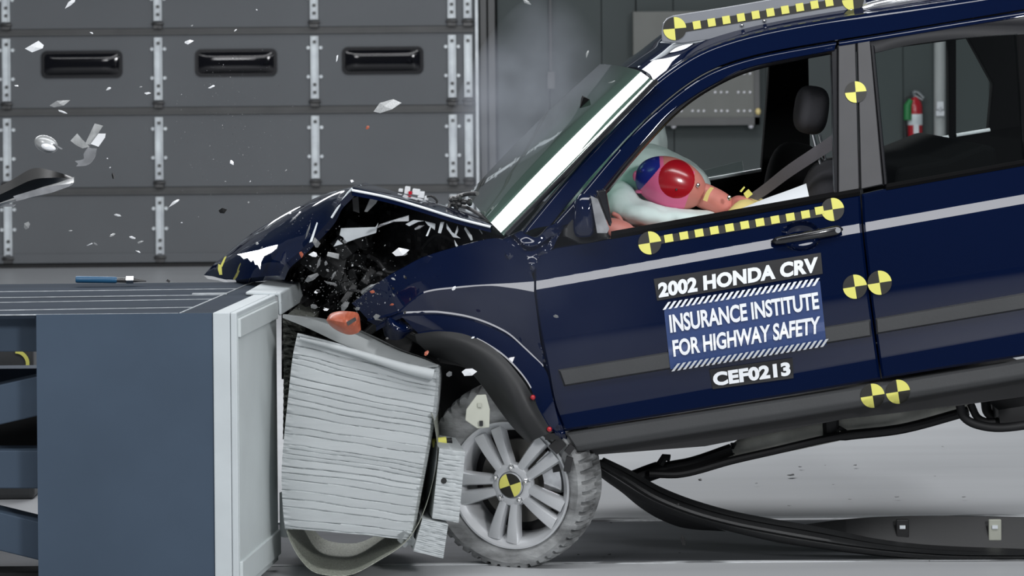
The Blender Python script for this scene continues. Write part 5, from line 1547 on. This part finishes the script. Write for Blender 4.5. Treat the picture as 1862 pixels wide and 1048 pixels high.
BIG = [
 (64, 86, 40, 26, 20, .3, W_, 'bright white cupped shard flying just above the left door window'),
 (129, 5, 34, 11, 40, .2, W_, 'white pointed sliver at the very top edge left of the second door stile'),
 (343, 77, 22, 9, 15, .3, W_, 'small white arrowhead shard above the middle door window'),
 (108, 188, 44, 13, 12, .4, G_, 'grey curved shard flying below the left door window'),
 (115, 204, 26, 6, -20, .4, W_, 'thin white sliver just under the grey curved shard'),
 (698, 194, 68, 26, 16, .3, G_, 'large pale translucent shard flying below the right door window'),
 (668, 232, 10, 9, 0, .4, A_m, 'tiny orange fragment under the large pale translucent shard'),
 (613, 106, 16, 5, 80, .4, W_, 'thin upright white sliver touching the left end of the right door window'),
 (318, 368, 34, 8, 32, .2, W_, 'slanting white sliver flying right of the second door stile near the folded hood'),
 (421, 296, 13, 7, -50, .3, W_, 'small bright white chip flying above the folded hood front'),
 (405, 383, 17, 13, 0, .2, B_k, 'small dark clod flying above the folded hood front'),
 (206, 320, 7, 20, 10, .3, B_k, 'thin black splinter flying right of the large black and silver fragment'),
 (212, 391, 18, 6, -12, .3, W_, 'small white leaf-shaped chip in the bottom left door section'),
 (48, 411, 20, 15, 25, .3, G_, 'pale crumpled chip in front of the leftmost door stile near the floor'),
 (575, 442, 22, 20, -60, -.05, G_, 'pale grey rounded lump flying inside the open nose of the car'),
 (571, 463, 22, 14, -10, -.1, W_, 'bright white triangular chip below the pale grey lump in the car nose'),
 (548, 464, 9, 14, 10, -.05, A_m, 'small rust-red fragment left of the white triangular chip'),
 (728, 458, 36, 18, 8, -.1, W_, 'bright white pyramid-shaped shard flying in the dark engine bay'),
 (855, 677, 40, 22, 8, -.25, W_, 'pale chunky shard above the front tyre'),
 (816, 680, 14, 15, -20, -.2, G_, 'small grey chip left of the pale chunky shard above the tyre'),
 (775, 643, 16, 9, 30, -.25, A_m, 'small orange chip beside the rounded corner of the crushed block'),
 (677, 531, 11, 10, 10, -.2, A_m, 'round orange fragment flying over the front fender edge'),
 (713, 554, 12, 6, 10, -.2, A_m, 'tiny orange fragment at the front tip of the fender'),
 (576, 531, 13, 7, 35, -.2, W_, 'white chip flying just right of the top cap of the barrier'),
 (593, 563, 12, 6, 0, -.2, W_, 'bright white chip directly above the orange turn signal lens'),
 (572, 558, 20, 14, -10, -.2, G_, 'pale translucent shell fragment left of the orange turn signal lens'),
 (625, 558, 26, 17, 45, -.15, G_, 'grey fragment standing up behind the orange turn signal lens'),
 (565, 506, 44, 14, 20, -.1, G_, 'jagged pale shard above the end of the barrier cap'),
 (602, 516, 30, 9, -15, -.1, G_, 'flat grey splinter right of the jagged pale shard'),
 (607, 500, 26, 7, 60, -.05, G_, 'steep grey splinter in the middle of the broken nose'),
 (580, 479, 26, 6, 75, -.05, G_, 'thin upright pale splinter below the white triangular chip'),
 (560, 420, 36, 4, 70, -.05, G_, 'long thin splinter in front of the hood fold'),
 (468, 443, 9, 8, 0, .55, G_, 'small grey chip lying on the folded hood front'),
 (1010, 575, 13, 8, -20, -.4, G_, 'small pale chip flying in front of the front door edge'),
 (825, 525, 14, 8, 20, -.3, W_, 'small pale chip flying in front of the fender crease'),
 (1273, 873, 9, 7, 0, -.3, B_k, 'small black nut-like piece flying above the trailing moulding'),
 (1068, 97, 20, 6, 70, 1.2, G_, 'faint pale sliver in the smoke left of the windscreen header'),
 (957, 4, 22, 7, -30, 1.2, G_, 'pale curl at the top edge above the smoke'),
 (860, 614, 8, 4, 20, -.3, W_, 'tiny white chip on the black wheel arch flare'),
 (1243, 983, 12, 34, 15, -.2, B_k, 'ragged dark scrap hanging under the trailing moulding'),
 (1232, 918, 8, 5, 15, -.2, B_k, 'tiny black chip between the tyre and the trailing moulding'),
 (691, 575, 26, 30, -60, .1, G_, 'crumpled grey fragment between the orange lens and the fender tip'),
 (640, 590, 40, 22, -35, -.24, G_, 'grey curved fragment lying behind the orange turn signal lens'),
]
for i, (x, y, L, W2, a, Y, m, lab) in enumerate(BIG):
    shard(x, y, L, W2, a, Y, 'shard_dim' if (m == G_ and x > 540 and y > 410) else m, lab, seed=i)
rnd = random.Random(77)
small = [(385, 158, 16, 6), (198, 161, 14, 7), (268, 170, 16, 5), (256, 158, 7, 3), (467, 18, 5, 4), (203, 428, 15, 6), (240, 432, 18, 6), (163, 445, 16, 4), (252, 458, 14, 4), (128, 420, 9, 3),
         (174, 444, 10, 4), (256, 440, 18, 6), (195, 288, 4, 3), (200, 305, 5, 3), (30, 156, 9, 5), (167, 60, 10, 4), (349, 47, 6, 3), (428, 55, 8, 3), (410, 330, 5, 3), (330, 405, 5, 3), (527, 388, 8, 4), (520, 310, 6, 3), (455, 330, 5, 3), (640, 330, 8, 6), (452, 368, 4, 4)]
for i, (x, y, L, W2) in enumerate(small):
    shard(x, y, L, W2, rnd.uniform(-40, 40), rnd.uniform(.1, .6), W_ if rnd.random() < .6 else G_, 'tiny pale plastic chip flying in front of the grey overhead door', 'chips in front of the overhead door', seed=i)
inside = []
while len(inside) < 60:
    x, y = rnd.gauss(620, 60), rnd.gauss(515, 45)
    if y < 370 or x < 510 or (x < 560 and y > 560) or (x < 620 and y < 420 + (620 - x)) or y > 620 or x > 790 or (y > 575 and x < 690): continue
    inside.append((x, y))
for i, (x, y) in enumerate(inside):
    L = rnd.choice((4, 5, 6, 8, 11))
    shard(x, y, L, L * rnd.uniform(.3, .8), rnd.uniform(-90, 90), rnd.uniform(-.3, .05), rnd.choice(('shard_dim', 'shard_dim', M_D, B_k, B_k, G_)), 'tiny broken plastic chip flying in the shattered nose of the car', 'chips in the shattered car nose', seed=i)
for i, (x, y, L) in enumerate(((1375, 883, 10), (1455, 853, 16), (1437, 868, 26), (1555, 850, 14), (1515, 885, 8), (1630, 908, 12), (1752, 908, 12), (1435, 924, 9), (1545, 912, 10), (1714, 816, 7), (1108, 1013, 12), (1236, 1010, 10), (1112, 955, 9), (1315, 1000, 6), (1690, 1025, 6), (1052, 1013, 10), (1500, 850, 6), (1700, 870, 6))):
    o_, d_ = ray(x, y); s_ = (0.004 - o_.z) / d_.z; p_ = o_ + d_ * s_
    o = shard(x, y, L, L * .4, rnd.uniform(-15, 15), p_.y, B_k, 'small dark scrap lying on the pale floor under the car', 'scraps on the floor', name='floor_scrap', seed=i, cat='scrap')
    o.rotation_euler = (R(90), 0, rnd.uniform(0, 3)); o.location.z = 0.012; o.scale = (L / 520, L / 900, L / 520 * .6)
# three larger lamp fragments
fr = root('lamp_fragment', at(62, 340, -.2), 'large black and silver headlamp fragment flying at the left edge', 'headlamp fragment')
mb = MB(); rows = []
for k, (pts) in enumerate((((-14, 345), (20, 328), (62, 306), (100, 312), (132, 322)), ((-14, 376), (30, 358), (72, 343), (104, 332), (134, 326)))):
    rows.append(cr_spline([at(x, y, -.2 + .03 * k) for x, y in pts], 24))
mb.grid([rows[0], [a.lerp(b, .5) + Vector((0, -.03, 0)) for a, b in zip(*rows)], rows[1]], back=Vector((0, .03, -.004)))
obj('black_housing', mb, 'shard_black', fr, smooth=40)
mb = MB(); rows = [cr_spline([at(x, y, Y) for x, y in p], 24) for p, Y in ((((-14, 374), (30, 358), (72, 342), (104, 333), (134, 322)), -.26), (((-14, 374), (30, 362), (80, 346), (134, 332)), -.30), (((-14, 380), (30, 366), (84, 354), (128, 338)), -.27))]
mb.grid(rows, back=Vector((0, .02, 0)))
obj('clear_rim', mb, 'shard_grey', fr, smooth=40)
mb = MB(); mb.prism([at(x, y, -.31) for x, y in ((24, 357), (60, 346), (98, 338), (128, 334), (124, 340), (96, 350), (60, 358), (30, 366))], (0, .012, 0))
obj('reflector', mb, 'silver', fr, smooth=0)
mb = MB(); mb.prism([at(x, y, -.22) for x, y in ((-6, 371), (28, 372), (24, 376), (-6, 376))], (0, .01, 0))
obj('lower_lip', mb, 'silver', fr, smooth=0)
cl = root('reflector_clip', at(160, 270, -.1), 'curled silver clip flying above the black and silver fragment', 'metal clip')
mb = MB(); mb.prism([at(x, y, -.1) for x, y in ((155, 261), (172, 225), (187, 229), (178, 243), (168, 258), (164, 264))], (0, .01, 0))
obj('grey_tab', mb, 'shard_grey', cl, smooth=0)
mb = MB(); mb.prism([at(x, y, -.12) for x, y in ((165, 262), (179, 243), (192, 243), (191, 250), (179, 267))], (0, .01, 0))
obj('white_tab', mb, 'shard_white', cl, smooth=0)
mb = MB(); mb.prism([at(x, y, -.11) for x, y in ((128, 256), (140, 243), (150, 255), (163, 267), (150, 270), (138, 264))], (0, .01, 0))
obj('clear_flap', mb, 'shard_grey', cl, smooth=0)
mb = MB(); mb.grid([cr_spline([at(x, y, -.13) for x, y in p], 16) for p in (((160, 268), (152, 280), (152, 289), (136, 293)), ((168, 270), (163, 284), (158, 293), (142, 298)), ((176, 270), (172, 286), (160, 300), (138, 303)))], back=Vector((0, .012, 0)))
obj('curled_end', mb, 'silver', cl, smooth=60)
ov = root('reflector_cup', at(86, 262, -.1), 'oval silver cup fragment flying left of the curled clip', 'reflector fragment')
mb = MB(); mb.ell(at(84, 262, -.1), (.042, .02, .028), Matrix.Rotation(R(22), 3, 'Y'), seg=24, rings=14)
obj('grey_bowl', mb, 'shard_grey', ov, smooth=60)
mb = MB(); mb.ell(at(88, 268, -.125), (.026, .008, .012), Matrix.Rotation(R(15), 3, 'Y'), seg=20, rings=10)
obj('bright_facet', mb, 'shard_white', ov, smooth=60)
mb = MB(); mb.prism([at(x, y, -.12) for x, y in ((96, 262), (100, 262), (114, 271), (111, 272))], (0, .008, 0))
obj('pin', mb, 'silver', ov, smooth=0)
# fine spray of glass and plastic dust, nobody could count it
sp_ = MB(); rnd = random.Random(9)
def fleck(p, s):
    a, b, c = [Vector((rnd.uniform(-1, 1), rnd.uniform(-1, 1), rnd.uniform(-1, 1))) * s for _ in range(3)]
    ids = [sp_.vert(p + q) for q in (a, b, c, (a + b + c) * -.4)]
    for f in ((0, 1, 2), (0, 3, 1), (1, 3, 2), (2, 3, 0)): sp_.face([ids[i] for i in f])
for i in range(620):
    t = rnd.random() ** .7
    a = R(rnd.gauss(128, 13))
    r = 60 + 360 * t
    fleck(at(600 + r * math.cos(a), 480 - r * math.sin(a), rnd.uniform(-.2, .5)), rnd.uniform(.0008, .0026))
for i in range(420):
    x, y = rnd.gauss(620, 55), rnd.gauss(520, 45)
    if y > 600 or x > 720 or x < 500 or y < 420 + (600 - x) * .6: continue
    fleck(at(x, y, rnd.uniform(-.3, .1)), rnd.uniform(.0008, .003))
tag(obj('debris_spray', sp_, 'shard_dim', smooth=0), 'fine spray of tiny flecks thrown up and left from the car nose', 'debris spray', kind='stuff')
# ---- smoke
def smoke(name, c, rad, dens, label, seed, rot=0, col=(.82, .88, 1.0)):
    mb = MB(); mb.ell(c, rad, Matrix.Rotation(rot, 3, 'Y'), seg=32, rings=20)
    m = bpy.data.materials.new(name); m.use_nodes = True; nt = m.node_tree; nt.nodes.clear()
    out = nt.nodes.new('ShaderNodeOutputMaterial'); pv = nt.nodes.new('ShaderNodeVolumePrincipled')
    pv.inputs['Color'].default_value = (*col, 1)
    tc = nt.nodes.new('ShaderNodeTexCoord'); n = nt.nodes.new('ShaderNodeTexNoise'); n.inputs['Scale'].default_value = 2.6; n.inputs['Detail'].default_value = 3
    n.noise_dimensions = '4D'; n.inputs['W'].default_value = seed
    g = nt.nodes.new('ShaderNodeTexGradient'); g.gradient_type = 'SPHERICAL'
    mp = nt.nodes.new('ShaderNodeMapping'); mp.inputs['Location'].default_value = (-1, -1, -1); mp.inputs['Scale'].default_value = (2, 2, 2)
    nt.links.new(tc.outputs['Generated'], mp.inputs[0]); nt.links.new(mp.outputs[0], g.inputs[0]); nt.links.new(tc.outputs['Object'], n.inputs['Vector'])
    r1 = nt.nodes.new('ShaderNodeMapRange'); r1.inputs[1].default_value = .35; r1.inputs[2].default_value = .7
    nt.links.new(n.outputs['Fac'], r1.inputs[0])
    m1 = nt.nodes.new('ShaderNodeMath'); m1.operation = 'MULTIPLY'; m2 = nt.nodes.new('ShaderNodeMath'); m2.operation = 'MULTIPLY'; m2.inputs[1].default_value = dens
    nt.links.new(g.outputs['Fac'], m1.inputs[0]); nt.links.new(r1.outputs[0], m1.inputs[1]); nt.links.new(m1.outputs[0], m2.inputs[0]); nt.links.new(m2.outputs[0], pv.inputs['Density'])
    nt.links.new(pv.outputs[0], out.inputs['Volume'])
    return tag(obj(name, mb, m, smooth=180), label, 'smoke', kind='stuff')
smoke('smoke_plume', at(965, 225, 2.6), (.34, .45, .62), 5.0, 'thin bluish smoke rising behind the windscreen', 1, rot=.35)
smoke('smoke_haze', at(1000, 520, -.55), (.62, .22, .42), .32, 'faint haze drifting in front of the fender and front door', 4)
